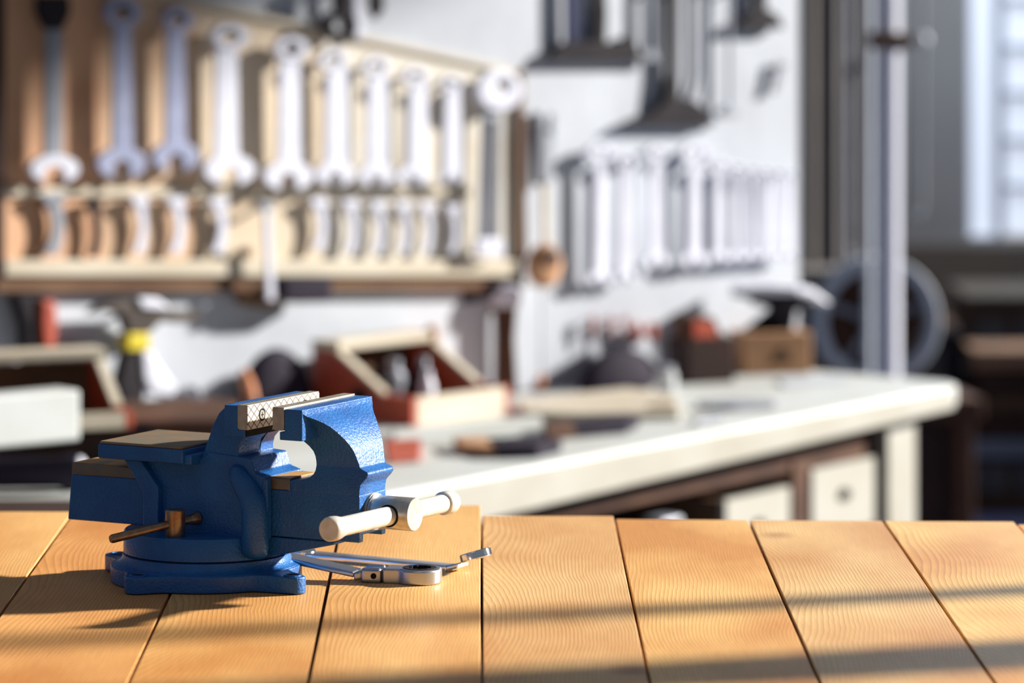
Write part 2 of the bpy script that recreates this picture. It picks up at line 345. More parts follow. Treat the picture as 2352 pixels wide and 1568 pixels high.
# swivel body
g = G(); g.lathe([(.0672, .0235), (.0680, .0240), (.0676, .0405), (.0665, .0418), (.03, .0420)], 96)
body = g.build('body', M['blue'], vise, ang=40)
core = [(-.036, .040), (-.036, .0735), (-.054, .0985), (.004, .1045), (.012, .1035), (.0165, .1052), (.0195, .1085), (.060, .106), (.064, .0945), (.0745, .0915), (.0745, .040)]
G().prism(core, -.029, .029).build('side_casting', M['blue'], body, .0016, 3)
rib = [(-.0575, .0990), (-.0384, .0733), (-.0384, .0415), (-.0236, .0415), (-.0236, .0780), (-.0406, .0990)]
for s_ in (-1, 1): G().prism(rib, s_*.024, s_*.0365).build('rib', M['blue'], body, .0013, 3)
for s_ in (-1, 1):
    pth = [(.0475, s_*.0285, .0995), (.0480, s_*.0290, .0955), (.0505, s_*.0295, .0900), (.0555, s_*.030, .0835), (.0615, s_*.0305, .0765), (.0650, s_*.031, .0690), (.0660, s_*.031, .060), (.0660, s_*.031, .034), (.0660, s_*.031, .0285), (.0660, s_*.031, .0255)]
    G().tube(pth, [.0035, .0072, .0086, .0096, .0105, .0110, .0112, .0112, .0098, .005], 24).build('vertical_rib', M['blue'], body, ang=70)
G().prism([(.02, .0235), (.066, .0235), (.0750, .0265), (.1335, .0400), (.1335, .0425), (.02, .0425)], -.0215, .0215).build('under_lug', M['blue'], body, .001)
# collar face around the slide opening
for y0_, y1_ in ((-.0295, -.0225), (.0225, .0295)): G().box(.0715, .0765, y0_, y1_, .0415, .090).build('slide_collar', M['blue'], body, .001)
# fixed jaw neck (arch)
arch = [(.010, .100), (.0150, .1095), (.0185, .1180), (.0230, .1300), (.0290, .1405), (.0380, .1485), (.0530, .1510), (.0620, .1500), (.0600, .1262), (.0545, .1225), (.0495, .1170), (.0478, .1110), (.0482, .1050), (.0510, .1000), (.0560, .0960), (.0640, .0925), (.0640, .0880), (.020, .088)]
G().prism(arch, -.0275, .0275).build('fixed_jaw_neck', M['blue'], body, .0014, 3)
G().tube([(.0592, .006, .1270), (.0534, .006, .1215), (.0487, .006, .1150), (.0476, .006, .1100), (.0480, .006, .1045), (.0510, .006, .0992), (.0560, .006, .0955)], .0006, 6).build('casting_seam', M['black'], body)
fj = G().prism([(.0522, .1262), (.0715, .1262), (.0715, .1322), (.0650, .1322), (.0650, .1514), (.0522, .1514)], -.056, .056).build('fixed_jaw', M['blue'], vise, .0008)
G().box(.0716, .0722, -.0545, .0545, .1266, .1318).build('grit_face', M['black'], fj)
# anvil
an = G().prism([(-.0765, -.0455), (.0060, -.0455), (.0060, .0455), (-.0775, .0455)], .0996, .1112, 'z').build('anvil', M['blue'], vise, .0012)
G().prism([(-.0745, -.0445), (.0025, -.0445), (.0045, -.0425), (.0045, .0445), (-.0765, .0445), (-.0765, -.0425)], .1110, .1136, 'z').build('anvil_face', M['rust'], an, .0012)
G().box(.004, .0125, -.0430, .0400, .0985, .1070).build('anvil_step', M['blue'], an, .0015)
# moving jaw: slide bar (inverted channel) + arm that flares up to the jaw
g = G()
g.prism([(-.0215, .0432), (-.0145, .0432), (-.0145, .0490), (.0145, .0490), (.0145, .0452), (.0215, .0452), (.0215, .0812), (-.0215, .0812)], -.1185, .1575, 'x')
for v in g.bm.verts:
    if v.co.x < 0: v.co.x -= (.0812-v.co.z)*.10
mj = g.build('moving_jaw', M['blue'], vise, .0010, 2)
g = G(); g.prism([(-.0219, .0812), (-.0219, .0890), (-.0205, .0908), (.0205, .0908), (.0219, .0890), (.0219, .0812)], -.1180, .0930, 'x')
sr = g.build('slide_rail', M['machined'], mj, .0006, label='bare brown metal strip along the top of the slide')
G().box(-.1160, .0930, -.0200, .0200, .0903, .0911).build('rail_face', M['rust2'], sr)
G().box(.0925, .1000, -.0217, .0217, .0790, .0895).build('rail_end_fillet', M['blue'], mj, .002)
rows = [  # z, u_in, u_out, half width
 (.0790, .0900, .1570, .0213), (.0850, .0905, .1575, .0214), (.0890, .0930, .1583, .0214), (.0905, .1030, .1592, .0214), (.0925, .1105, .1612, .0214),
 (.0950, .1140, .1636, .0213), (.0980, .1160, .1655, .0212), (.1000, .1165, .1645, .0210), (.1018, .1168, .1600, .0208), (.1033, .1170, .1575, .0207), (.1070, .1170, .1566, .0213), (.1104, .1168, .1556, .0222), (.1145, .1155, .1545, .0233),
 (.1186, .1125, .1530, .0250), (.1225, .1085, .1508, .0270), (.1271, .1060, .1478, .0296), (.1318, .1060, .1440, .0328), (.1364, .1060, .1398, .0364), (.1400, .1060, .1354, .0408), (.1429, .1060, .1315, .0459), (.1458, .1060, .1275, .0527), (.1478, .1060, .1256, .0552), (.1495, .1060, .1245, .0555)]
def loft(rows):
    g = G(); V = []; Fc = []
    for z, a, b, w_ in rows: V += [(a, -w_, z), (b, -w_, z), (b, w_, z), (a, w_, z)]
    for i in range(len(rows)-1):
        for k in range(4): Fc.append((i*4+k, i*4+(k+1) % 4, i*4+4+(k+1) % 4, i*4+4+k))
    Fc += [(3, 2, 1, 0), tuple(len(rows)*4-4+k for k in range(4))]
    return g.faces(V, Fc)
loft(rows).build('jaw_arm', M['blue'], mj, .0010, 2)
G().prism([(.1040, .1262), (.1250, .1262), (.1250, .1510), (.1085, .1510), (.1085, .1328), (.1040, .1328)], -.056, .056).build('jaw_head', M['blue'], mj, .0008)
# jaw plates and their screws
for nm, u0, u1, z0, scu, lb in (('jaw_plate', .0648, .0740, .1322, .0741, None), ('jaw_plate', .0978, .1082, .1338, .0977, None)):
    jp = G().prism([(u0, z0+.0015), (u0+.0015, z0), (u1-.0015 if u0 > .09 else u1, z0), (u1, z0+.0015), (u1, .1522), (u0, .1522)], -.0562, .0562).build('jaw_plate', M['plate'], vise, .0003)
    if u0 < .09:
        G().box(u1-.0001, u1+.0003, -.0560, .0560, z0+.0004, .1518).build('knurled_face', M['knurl'], jp)
        for vv in (-.034, .034):
            q = [(y_, z_) for y_, z_ in circ(vv, .1425, .0052, 24)]
            qi = [(y_, z_) for y_, z_ in circ(vv, .1425, .0043, 24)]
            G().prism(q, u1+.0002, u1+.0004, 'x').build('screw_recess', M['black'], jp)
            sc = G().prism(circ(vv-.0002, .1425, .0036, 24), u1+.0003, u1+.0008, 'x').build('screw', M['zinc'], jp, .0002) if vv < 0 else None
            if sc is not None:
                G().box(u1+.0008, u1+.0009, vv-.0024, vv+.0020, .1421, .1429).box(u1+.0008, u1+.0009, vv-.0006, vv+.0002, .1403, .1447).build('screw_slot', M['black'], jp)
    else: G().box(u0-.0003, u0+.0001, -.0560, .0560, z0+.0004, .1518).build('knurled_face', M['knurl'], jp)
# spindle and tommy bar
def vl(x, y, u):                              # pixel on the plane u = const of the vise -> local v, z
    k = (x-1176)/F; c, s = math.cos(VR), math.sin(VR)
    # world = VC + u*(c,s) + v*(-s,c)
    v = (k*(VC.y+u*s)-VC.x-u*c)/(-s-k*c); Y = VC.y+u*s+v*c
    return v, H-(y+180)*Y/F-VC.z
sp = G().tube([(.160, 0, .066), (.1615, 0, .066), (.1957, 0, .066), (.1966, 0, .066)], [.0128, .0133, .0133, .0128], 48).build('spindle', M['zinc'], vise, ang=30)
G().tube([(.1570, 0, .066), (.1600, 0, .066)], .0150, 40).build('collar', M['zincd'], sp, .0004)
G().tube([(.1600, 0, .066), (.1608, 0, .066)], .0139, 40).build('collar_groove', M['black'], sp)
G().tube([(.1606, 0, .066), (.1614, 0, .066)], .0146, 40).build('washer', M['zinc'], sp)
u0 = .1795
va, za = vl(755, 1216, u0); vb, zb = vl(1044, 1150, u0)
A, B = Vector((u0, va, za)), Vector((u0, vb, zb)); D = (B-A).normalized(); A2 = A+D*.004
B = B-D*.007
hb = G().tube([A+D*.008, B-D*.006], .0076, 32).build('tommy_bar', M['barzinc'], vise)
G().tube([A, A+D*.0012, A+D*.005, A+D*.0105, A+D*.016, A+D*.020], [.0086, .0095, .0098, .0095, .0083, .0076], 32).build('bar_end', M['barzinc'], hb, ang=40)
G().tube([B-D*.013, B-D*.0125, B-D*.0045, B+D*.000, B+D*.0035, B+D*.0055, B+D*.0065], [.0092, .0096, .0098, .0094, .0078, .0052, .001], 32).build('bar_end', M['barzinc'], hb, ang=40)
mid = A+D*((0-va)/(D.y))
G().tube([mid-D*.01385, mid-D*.0126], .0090, 32).build('cross_hole', M['black'], sp)
# swivel lock bolt and lever
lb = G().lathe([(.0078, 0), (.0081, .0008), (.0081, .0212), (.0075, .0220)], 32, (.0033, -.0525, .0418)).build('lock_bolt', M['bronze'], vise, ang=30)
def w2l(p): q = Vector(p)-VC; x, y = vrot(q.x, q.y); return Vector((x, y, q.z))
pc = Vector((.0033, -.0525, .0418+.0110)); la = w2l(atY(254, 1238, 3.318)); lbp = w2l(atY(452, 1190, 3.366))
G().tube([la, la+(pc-la)*.03, pc, lbp+(pc-lbp)*.35, lbp+(pc-lbp)*.30, lbp], [.0030, .0036, .0035, .0034, .0040, .0056], 20).build('lock_lever', M['bronze'], lb, ang=30)
# ---------------------------------------------------------------- two wrenches behind the vise
wr = empty('ratchet_wrench', 'satin chrome flex head ratcheting wrench lying beside the vise base', 'wrench', onZ(964, 1320, 0), 0)
def loc(o, p): return Vector(p)-o.location
hc = loc(wr, onZ(964, 1303, .0135)); hr = .0182
hinge = loc(wr, onZ(868, 1300, .0135)); ax = math.atan2(hc.y-hinge.y, hc.x-hinge.x)
def headpts(r, cx, cy, neck, nw, ax, n=40):
    pts = []
    for i in range(n+1):
        a = ax-R(145)+R(290)*i/n; pts.append((cx+r*math.cos(a), cy+r*math.sin(a)))
    px, py = -math.sin(ax), math.cos(ax)
    pts += [(cx-neck*math.cos(ax)+nw*px, cy-neck*math.sin(ax)+nw*py), (cx-neck*math.cos(ax)-nw*px, cy-neck*math.sin(ax)-nw*py)]
    return pts
zb0, zt0 = .0012, .0135
pts = headpts(hr, hc.x, hc.y, .0285, .0115, ax); inner = []
for p in pts:
    a = math.atan2(p[1]-hc.y, p[0]-hc.x); inner.append((hc.x+.0125*math.cos(a), hc.y+.0125*math.sin(a)))
rh = G().ring(pts, inner, zb0, zt0, 'z').build('ratchet_head', M['satin'], wr, .0022, 4)
st = [(hc.x+(.0092 if i % 2 else .0105)*math.cos(2*math.pi*i/24), hc.y+(.0092 if i % 2 else .0105)*math.sin(2*math.pi*i/24)) for i in range(24)]
st0 = [(hc.x+.0138*math.cos(2*math.pi*i/24), hc.y+.0138*math.sin(2*math.pi*i/24)) for i in range(24)]
G().ring(st0, st, .002, .0139, 'z').build('ratchet_socket', M['steeld'], rh)
hz = Vector((hinge.x, hinge.y, 0)); dx = Vector((math.cos(ax), math.sin(ax), 0)); dy = Vector((-dx.y, dx.x, 0))
def obox(g, c, a, b, z0, z1, d=dx): 
    n = Vector((-d.y, d.x, 0)); P = [c+d*a[0]+n*b[0], c+d*a[1]+n*b[0], c+d*a[1]+n*b[1], c+d*a[0]+n*b[1]]
    return g.prism([(p.x, p.y) for p in P], z0, z1, 'z')
hinge_c = Vector((hc.x, hc.y, 0))-dx*.0385
sh0 = loc(wr, onZ(655, 1272, .0195)); shd = Vector((hinge_c.x-sh0.x, hinge_c.y-sh0.y, 0)).normalized()
g = G()
for b0, b1 in ((-.0115, -.0045), (.0045, .0115)): obox(g, hinge_c, (-.0085, .0085), (b0, b1), .0012, .0135)
fk = g.build('fork', M['satin'], wr, .0028, 4)
obox(G(), hinge_c, (-.002, .0120), (-.0042, .0042), .002, .0125).build('hinge_tongue', M['satin'], wr, .001)
px_ = hinge_c-dy*.0117+Vector((0, 0, .0072))+dx*.0025; G().tube([px_+dy*.0005, px_-dy*.0002], .0024, 20).build('hinge_pin', M['black'], fk)
# shaft rises a little to the left
def slab(g, p0, p1, w0, w1, t, d):
    n = Vector((-d.y, d.x, 0)); V = []
    for p, w_ in ((p0, w0), (p1, w1)):
        V += [p-n*w_-Vector((0, 0, t)), p+n*w_-Vector((0, 0, t)), p+n*w_, p-n*w_]
    return g.faces(V, [(0, 1, 2, 3), (7, 6, 5, 4), (0, 4, 5, 1), (1, 5, 6, 2), (2, 6, 7, 3), (3, 7, 4, 0)])
pA = Vector((sh0.x, sh0.y, .0195)); pB = hinge_c-dx*.013+Vector((0, 0, .0098)); 
g = G(); slab(g, pA-shd*.06, pA, .0110, .0125, .0045, shd); slab(g, pA, pB, .0125, .0110, .0045, shd)
g.build('shaft', M['satin'], wr, .0014, 3)
g = G(); slab(g, pB, hinge_c-dx*.0065+Vector((0, 0, .0112)), .0115, .0110, .0075, shd); g.build('shaft_neck', M['satin'], wr, .002, 3)
oe = pA-shd*.072; g = G(); g.prism([(oe.x+.016*math.cos(a), oe.y+.016*math.sin(a)) for a in [R(180+38)+R(284)*i/24 for i in range(25)]]+[(oe.x+.002, oe.y-.0075), (oe.x+.002, oe.y+.0075)], .0150, .0200, 'z'); g.build('open_end', M['satin'], wr, .001)
w2 = empty('combination_wrench', 'polished wrench with upturned end lying behind the ratcheting wrench', 'wrench', onZ(1040, 1300, 0), 0)
p0 = loc(w2, onZ(712, 1268, .006)); p1 = loc(w2, onZ(1036, 1297, .006)); d2 = Vector((p1.x-p0.x, p1.y-p0.y, 0)).normalized(); n2 = Vector((-d2.y, d2.x, 0))
g = G(); slab(g, Vector((p0.x, p0.y, .0062)), Vector((p1.x, p1.y, .0062)), .0100, .0085, .0055, d2); g.build('shaft', M['chrome'], w2, .0014, 3)
q0 = Vector((p1.x, p1.y, .0062)); q1 = q0+d2*.012+Vector((0, 0, .0035)); 
g = G(); slab(g, q0, q1, .0085, .0095, .0052, d2); g.build('neck', M['chrome'], w2, .0014, 3)
he = G(); n_ = 28; oc = q1+d2*.0125+Vector((0, 0, .0040)); ux = (d2+Vector((0, 0, .33))).normalized(); un = ux.cross(n2).normalized()
V = []; 
for r_, h_ in ((.0135, -.0058), (.0135, .0012), (.0082, .0012), (.0082, -.0058)):
    for i in range(n_):
        a = 2*math.pi*i/n_; V.append(oc+ux*(r_*math.cos(a))+n2*(r_*math.sin(a))-un*h_)
Fc = []
for r_ in range(4):
    for i in range(n_): Fc.append((r_*n_+i, r_*n_+(i+1) % n_, ((r_+1) % 4)*n_+(i+1) % n_, ((r_+1) % 4)*n_+i))
he.faces(V, Fc).build('box_end', M['chrome'], w2, .001, 3)
r0 = Vector((p0.x, p0.y, .0062))-d2*.01; g = G(); g.prism([(r0.x+.014*math.cos(a), r0.y+.014*math.sin(a)) for a in [R(215)+R(290)*i/24 for i in range(25)]]+[(r0.x+.001, r0.y-.006), (r0.x+.001, r0.y+.006)], .0005, .0075, 'z'); g.build('open_end', M['chrome'], w2, .001)
# ---------------------------------------------------------------- workbench along the wall
FD = Vector((.570, .8215, 0)).normalized(); FN = Vector((FD.y, -FD.x, 0)); FP = onB(1200, 1075)
def onF(t, off=0, z=BZ): p = FP+FD*t+FN*off; return Vector((p.x, p.y, z))
TR = 1.235
bench = empty('workbench', 'long workbench with worn white top and cream legs along the wall', 'workbench', (FP.x, FP.y, FZ), 0)
def bl(p): return Vector(p)-bench.location
fl, fr, fr2, br, bk = onF(-1.35), onF(TR-.015), onF(TR+.012)+Vector((-.012, .03, 0)), Vector((.442, 6.965, BZ)), WP+WD*-1.9+WN*.012
top_out = [fl, fr, onF(TR)+Vector((.003, .022, 0)), onF(TR)+Vector((-.005, .06, 0)), br, Vector((bk.x, bk.y, BZ)), ]
ths = [.085, .035, .035, .035, .035, .085]
ths[0] = .105
n = len(top_out); V = [bl(p) for p in top_out]+[bl(p)-Vector((0, 0, t)) for p, t in zip(top_out, ths)]
# front edge thickness tapers as photographed: .0568 at t=0, .035 at the right end
V[n] = bl(onF(-1.35))-Vector((0, 0, .0568+.0177*1.35)); 
G().faces(V, [tuple(range(n)), tuple(range(2*n-1, n-1, -1))]+[(i, i+n, (i+1) % n+n, (i+1) % n) for i in range(n)]).build('bench_top', M['benchtop'], bench, .006, 3)
V = [bl(onF(-1.35, .0005)), bl(onF(TR-.02, .0005)), bl(onF(TR-.02, .009)), bl(onF(-1.35, .009))]
G().faces([v-Vector((0, 0, .006)) for v in V]+[v-Vector((0, 0, t)) for v, t in zip(V, (.0567+.0177*1.35, .0355, .0355, .0567+.0177*1.35))], [(0, 1, 2, 3), (7, 6, 5, 4), (0, 4, 5, 1), (1, 5, 6, 2), (2, 6, 7, 3), (3, 7, 4, 0)]).build('edge_board', M['edge'], bench, .002)
FA = math.atan2(FD.y, FD.x)
def fbox(t0, t1, o0, o1, z0, z1):             # box aligned with the bench front; o = distance behind the front edge
    g = G(); P = [onF(t0, -o0), onF(t1, -o0), onF(t1, -o1), onF(t0, -o1)]
    return g.prism([(bl(p).x, bl(p).y) for p in P], z0-FZ, z1-FZ, 'z')
def tf(x, off=0):                             # t on bench front plane for a pixel column
    k = (x-1176)/F; P = FP-FN*off; return (k*P.y-P.x)/(FD.x-k*FD.y)
def zf(x, y, off=0): t = tf(x, off); p = FP-FN*off+FD*t; return H-(y+180)*p.y/F
t0 = tf(2040, .03); fbox(t0, tf(2105, .03), .03, .075, FZ, BZ-.037).build('leg', M['edge'], bench, .003)
fbox(-.9, -.82, .04, .12, FZ, BZ-.062).build('leg', M['cream'], bench, .003)
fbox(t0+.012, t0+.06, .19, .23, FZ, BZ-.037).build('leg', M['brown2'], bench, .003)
for (xa, xb) in ((1822, 1862),): fbox(tf(xa, .05), tf(xb, .05), .05, .10, FZ, zf(1840, 1060, .05)).build('post', M['brown'], bench, .003)
fbox(-.82, t0, .055, .08, BZ-.098, BZ-.0445).build('apron', M['brown'], bench, .002)
fbox(-1.2, t0, .04, .30, zf(1900, 1230, .04)-.02, zf(1900, 1230, .04)).build('lower_shelf', M['brown'], bench, .002)
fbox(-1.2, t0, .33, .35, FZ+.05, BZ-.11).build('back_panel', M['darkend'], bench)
shz = zf(1900, 1230, .04)
def crate(xa, xb, ya, yb, label, off=.045):
    ta, tb = tf(xa, off), tf(xb, off); za = zf(xa, ya, off); z2 = zf(xb, yb, off); zt = (za+z2)/2
    p = onF((ta+tb)/2, -off, shz); c = empty('crate', label, 'crate', p, FA, 'crates under the workbench'); L_ = (tb-ta)/2; h = zt-shz; dd = .18
    g = G(); hx, hzc = .0, h-.05
    hole = circ(hx, hzc, .011, 20, rx=.020)
    m_ = [(L_, hzc)]; 
    outer = []
    for i in range(20):
        a = 2*math.pi*i/20; ca, sa_ = math.cos(a), math.sin(a); s_ = min(L_/max(abs(ca), 1e-6), (h-hzc if sa_ > 0 else hzc)/max(abs(sa_), 1e-6)); outer.append((ca*s_, hzc+sa_*s_))
    corner = [(L_, h), (-L_, h), (-L_, 0), (L_, 0)]
    for cn in corner:                         # snap the closest ray to each corner
        j = min(range(20), key=lambda i: (outer[i][0]-cn[0])**2+(outer[i][1]-cn[1])**2); outer[j] = cn
    g.ring(outer, hole, 0, .012); g.build('front_panel', M['edge'], c, .001)
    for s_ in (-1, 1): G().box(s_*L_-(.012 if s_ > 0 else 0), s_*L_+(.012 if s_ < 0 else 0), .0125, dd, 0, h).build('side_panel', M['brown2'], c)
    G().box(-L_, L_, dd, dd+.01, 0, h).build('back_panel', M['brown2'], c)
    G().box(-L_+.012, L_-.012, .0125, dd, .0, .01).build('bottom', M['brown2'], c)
crate(1866, 2010, 1082, 1046, 'cream crate with hand hole on the lower shelf beside the bench leg')
crate(1668, 1815, 1150, 1116, 'cream crate on the lower shelf left of the brown post')
# dark pale-handled thing below
o = G().box(-.05, .05, -.03, .03, 0, .05).box(-.03, .03, -.02, .02, .05, .07).build('tin', M['steelg'], None, .006); o.location = onF(tf(1520, .1), -.1, shz+.0005); o.rotation_euler = (0, 0, FA); tag(o, 'grey tin on the dark lower shelf left of the crates', 'tin')
# ---------------------------------------------------------------- wrench board on the wall
def wthing(name, label, cat, x, y, group=None):
    p = onW(x, y); o = empty(name, label, cat, p, WA, group); o['t0'], o['z0'] = wl(x, y); return o
def wp(o, x, y, off): t, z = wl(x, y, off); return (t-o['t0'], z-o['z0'])
def wprism(o, pts, a, b, name, m, bevel=.0015, parent=None, label=None):
    return G().prism([wp(o, x, y, b) for x, y in pts], -a, -b).build(name, m, parent or o, bevel, 2, label=label)
def clean(o):
    for k in ('t0', 'z0'):
        if k in o: del o[k]
board = wthing('tool_board', 'shallow plywood tool board holding two rows of wrenches on the wall', 'tool board', 600, 400)
BT = .014
def yt(x): return -95+(x-8)/1184*260
for (xa, xb), mm in zip(((8, 235), (236, 452), (453, 740), (741, 1192)), ('ply0', 'ply', 'ply2', 'ply3')):  # four sheets stepped in tone, tan at left to cream at right
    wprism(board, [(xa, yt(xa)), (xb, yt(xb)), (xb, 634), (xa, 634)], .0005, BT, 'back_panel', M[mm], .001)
wprism(board, [(12, 596), (1192, 598), (1192, 636), (12, 634)], BT, BT+.010, 'bottom_rail', M['cream'], .002)
wprism(board, [(12, 430), (1080, 432), (1080, 452), (12, 452)], BT, BT+.006, 'middle_rail', M['cream'], .002)
wprism(board, [(12, -98), (1192, 160), (1192, 172), (12, -80)], BT, BT+.006, 'top_rail', M['cream'], .001)
wprism(board, [(1192, 162), (1204, 164), (1204, 640), (1192, 640)], .0005, BT+.010, 'side_strip', M['brown2'], .001)  # dark brown strip stands in for the shadow line at this edge
wprism(board, [(-10, -110), (12, -105), (12, 640), (-10, 640)], .0005, BT+.012, 'side_strip', M['darkend'], .001)
wprism(board, [(-10, 637), (1204, 641), (1204, 668), (-10, 672)], .0005, BT+.004, 'under_rail', M['brown2'], .002)
WO, WT = BT+.017, .013                        # stand-off and thickness of a hanging wrench
def peg(o, x, y, r=.005, a=BT-.002, b=None):
    q = wp(o, x, y, WO); G().tube([(q[0], -a, q[1]), (q[0], -(b or WO+WT*.6), q[1])], r, 8).build('peg', M['steeld'], o)
def arcpts(cx, cy, rx, ry, a0, a1, n=14): return [(cx+rx*math.cos(R(a0+(a1-a0)*i/n)), cy+ry*math.sin(R(a0+(a1-a0)*i/n))) for i in range(n+1)]
def open_jaw(cx, cy, w_, h_, g=.34):          # px outline of a spanner jaw opening downwards (y down)
    rx, ry = w_/2, h_/2; gx = w_*g/2
    pts = arcpts(cx, cy, rx, ry, 205-360+0, 335-360, 12)           # over the top
    pts = [(cx+rx*math.cos(R(a)), cy+ry*math.sin(R(a))) for a in range(130, 411, 14)]
    # ends at right prong; then the slot
    return pts+[(cx+gx*1.1, cy+ry*.95), (cx+gx*.95, cy+ry*.15), (cx+gx*.45, cy-ry*.18), (cx-gx*.45, cy-ry*.18), (cx-gx*.95, cy+ry*.15), (cx-gx*1.1, cy+ry*.95)]
def combo(label, x0, x1, ring, jaw, m, group='wrenches in the top row of the board', mj=None, off=WO, th=WT, name='combination_wrench', a=BT, pr=.005):
    """x0,x1 shaft edges (px); ring = (cx, cy, rx, ry); jaw = (cx, cy, w, h)"""
    o = wthing(name, label, 'wrench', (x0+x1)/2, ring[1], group)
    cx, cy, rx, ry = ring
    wprism(o, [(x0+2, cy+ry*.75), (x1-2, cy+ry*.75), (x1, (cy+jaw[1])/2), (x1+2, jaw[1]-jaw[3]*.3), (x0-2, jaw[1]-jaw[3]*.3), (x0, (cy+jaw[1])/2)], off+th*.2, off+th*.8, 'shaft', m, .002)
    ou = [wp(o, cx+rx*math.cos(2*math.pi*i/20), cy+ry*math.sin(2*math.pi*i/20), off+th) for i in range(20)]
    inn = [wp(o, cx+rx*.52*math.cos(2*math.pi*i/20), cy+ry*.52*math.sin(2*math.pi*i/20), off+th) for i in range(20)]
    G().ring(ou, inn, -off, -off-th).build('ring_end', m, o, .001)
    wprism(o, open_jaw(*jaw), off, off+th*.9, 'open_end', mj or m, .001)
    peg(o, cx, cy-ry*.3, pr, a-.002, off+th*.6); clean(o); return o
top = [
 ('long shade-toned combination wrench, second from the left in the top row', 262, 305, (284, 28, 42, 33), (281, 375, 112, 72), 'steelsh'),
 ('shade-toned combination wrench, third from the left in the top row', 383, 427, (412, 46, 34, 30), (405, 360, 106, 68), 'steelsh'),
 ('bright combination wrench with large ring, fourth from the left in the top row', 495, 548, (531, 84, 42, 30), (529, 390, 116, 72), 'steelw'),
 ('bright combination wrench, fifth from the left in the top row', 642, 691, (672, 112, 38, 28), (664, 404, 112, 68), 'steelw'),
 ('bright combination wrench, sixth from the left in the top row', 750, 800, (768, 138, 32, 25), (771, 400, 86, 56), 'steelw'),
 ('bright combination wrench, seventh from the left in the top row', 845, 892, (868, 152, 30, 24), (865, 404, 76, 50), 'steelw'),
 ('bright combination wrench, eighth from the left in the top row', 940, 984, (958, 175, 28, 22), (950, 404, 72, 46), 'steelw'),
 ('small bright wrench, ninth in the top row, left of the adjustable wrench', 1022, 1060, (1041, 190, 23, 18), (1040, 404, 46, 34), 'steelw')]
for lb_, a, b, rg, jw, mm in top: combo(lb_, a, b, rg, jw, M[mm])
o = wthing('open_end_wrench', 'thin shafted wrench with wide open jaw, leftmost on the board', 'wrench', 125, 60, 'wrenches in the top row of the board')
wprism(o, [(108, 40), (143, 40), (146, 370), (104, 370)], WO+.002, WO+.011, 'shaft', M['steelg'], .002)
wprism(o, open_jaw(127, 388, 112, 66, .42), WO, WO+WT, 'open_end', M['steelw'], .001)
wprism(o, [(92, -10), (160, -10), (163, 30), (145, 68), (108, 68), (90, 30)], WO, WO+WT, 'head', M['steeld'], .002); peg(o, 125, 20); clean(o)
o = wthing('adjustable_wrench', 'large adjustable wrench with round bright head at right end of board', 'wrench', 1150, 205)
wprism(o, [(1112, 250), (1152, 255), (1148, 560), (1102, 560)], WO+.002, WO+.012, 'shaft', M['steelg'], .002)
wprism(o, [(1122, 275), (1140, 278), (1136, 545), (1120, 545)], WO+.012, WO+.0125, 'groove', M['steeld'], 0)
ou = [wp(o, 1152+50*math.cos(2*math.pi*i/24), 208+48*math.sin(2*math.pi*i/24), WO+.02) for i in range(24)]; inn = [wp(o, 1160+17*math.cos(2*math.pi*i/24), 196+16*math.sin(2*math.pi*i/24), WO+.02) for i in range(24)]
G().ring(ou, inn, -WO, -WO-.018).build('head', M['steelw'], o, .002)
wprism(o, [(1098, 548), (1158, 548), (1160, 590), (1096, 590)], WO, WO+.014, 'lower_jaw', M['steelw'], .003); peg(o, 1160, 192); clean(o)
# second row: small curved spanners
cs = [(90, 132, 452, 585, 'grey', 'steelg'), (205, 226, 468, 590, 'dark', 'steeld'), (303, 330, 458, 582, 'bright', 'steelw'), (385, 415, 460, 582, 'bright', 'steelw'), (480, 512, 462, 582, 'bright', 'steelw'),
      (715, 742, 462, 575, 'bright', 'steelw'), (792, 815, 465, 582, 'bright', 'steelw'), (858, 878, 468, 582, 'bright', 'steelw'), (918, 936, 470, 582, 'bright', 'steelw'), (972, 990, 472, 582, 'bright', 'steelw'), (1034, 1050, 478, 582, 'bright', 'steelw')]
cnt = ['leftmost', 'second from the left', 'third from the left', 'fourth from the left', 'fifth from the left', 'just right of the hanging rod', 'second right of the hanging rod', 'third right of the hanging rod', 'fourth right of the hanging rod', 'second from the right', 'rightmost']
for (xa, xb, ya, yb, adj, mm), c_ in zip(cs, cnt):
    o = wthing('curved_spanner', '%s curved spanner in the lower row of the board, %s' % (adj, c_), 'wrench', xb, ya, 'curved spanners in the lower row of the board')
    w_ = (xb-xa)*.75+6; n_ = 10; L_ = []; Rr = []
    for i in range(n_+1):
        s_ = i/n_; yy = ya+(yb-ya)*s_; bow = math.sin(math.pi*s_)*(w_*.45); ww_ = w_*(.5-.14*math.sin(math.pi*s_)); cx = xb-6+bow-w_*.2
        L_.append((cx-ww_, yy)); Rr.append((cx+ww_, yy))
    wprism(o, L_+Rr[::-1], WO-.009, WO-.001, 'bow', M[mm], .002)
    wprism(o, [(xb-6-w_*.85, ya-6), (xb-4+w_*.6, ya-8), (xb-4+w_*.5, ya+16), (xb-6-w_*.5, ya+16)], WO-.010, WO+.001, 'jaw', M[mm], .001)
    peg(o, xb-6, ya+4, .004, BT-.002, WO-.004); clean(o)
o = wthing('hanging_rod', 'thin bright rod hanging below the bottom edge of the board', 'rod', 618, 480)
wprism(o, [(608, 470), (622, 470), (632, 690), (616, 690)], BT+.026, BT+.034, 'blade', M['steelw'], .001); wprism(o, [(600, 462), (630, 462), (630, 480), (600, 480)], BT+.022, BT+.036, 'head', M['steelg'], .001); peg(o, 615, 474, .004, BT-.002, BT+.03); clean(o)
o = wthing('stopper', 'small brown round stopper on the board left of the hanging rod', 'knob', 570, 580); q = wp(o, 570, 580, BT+.01)
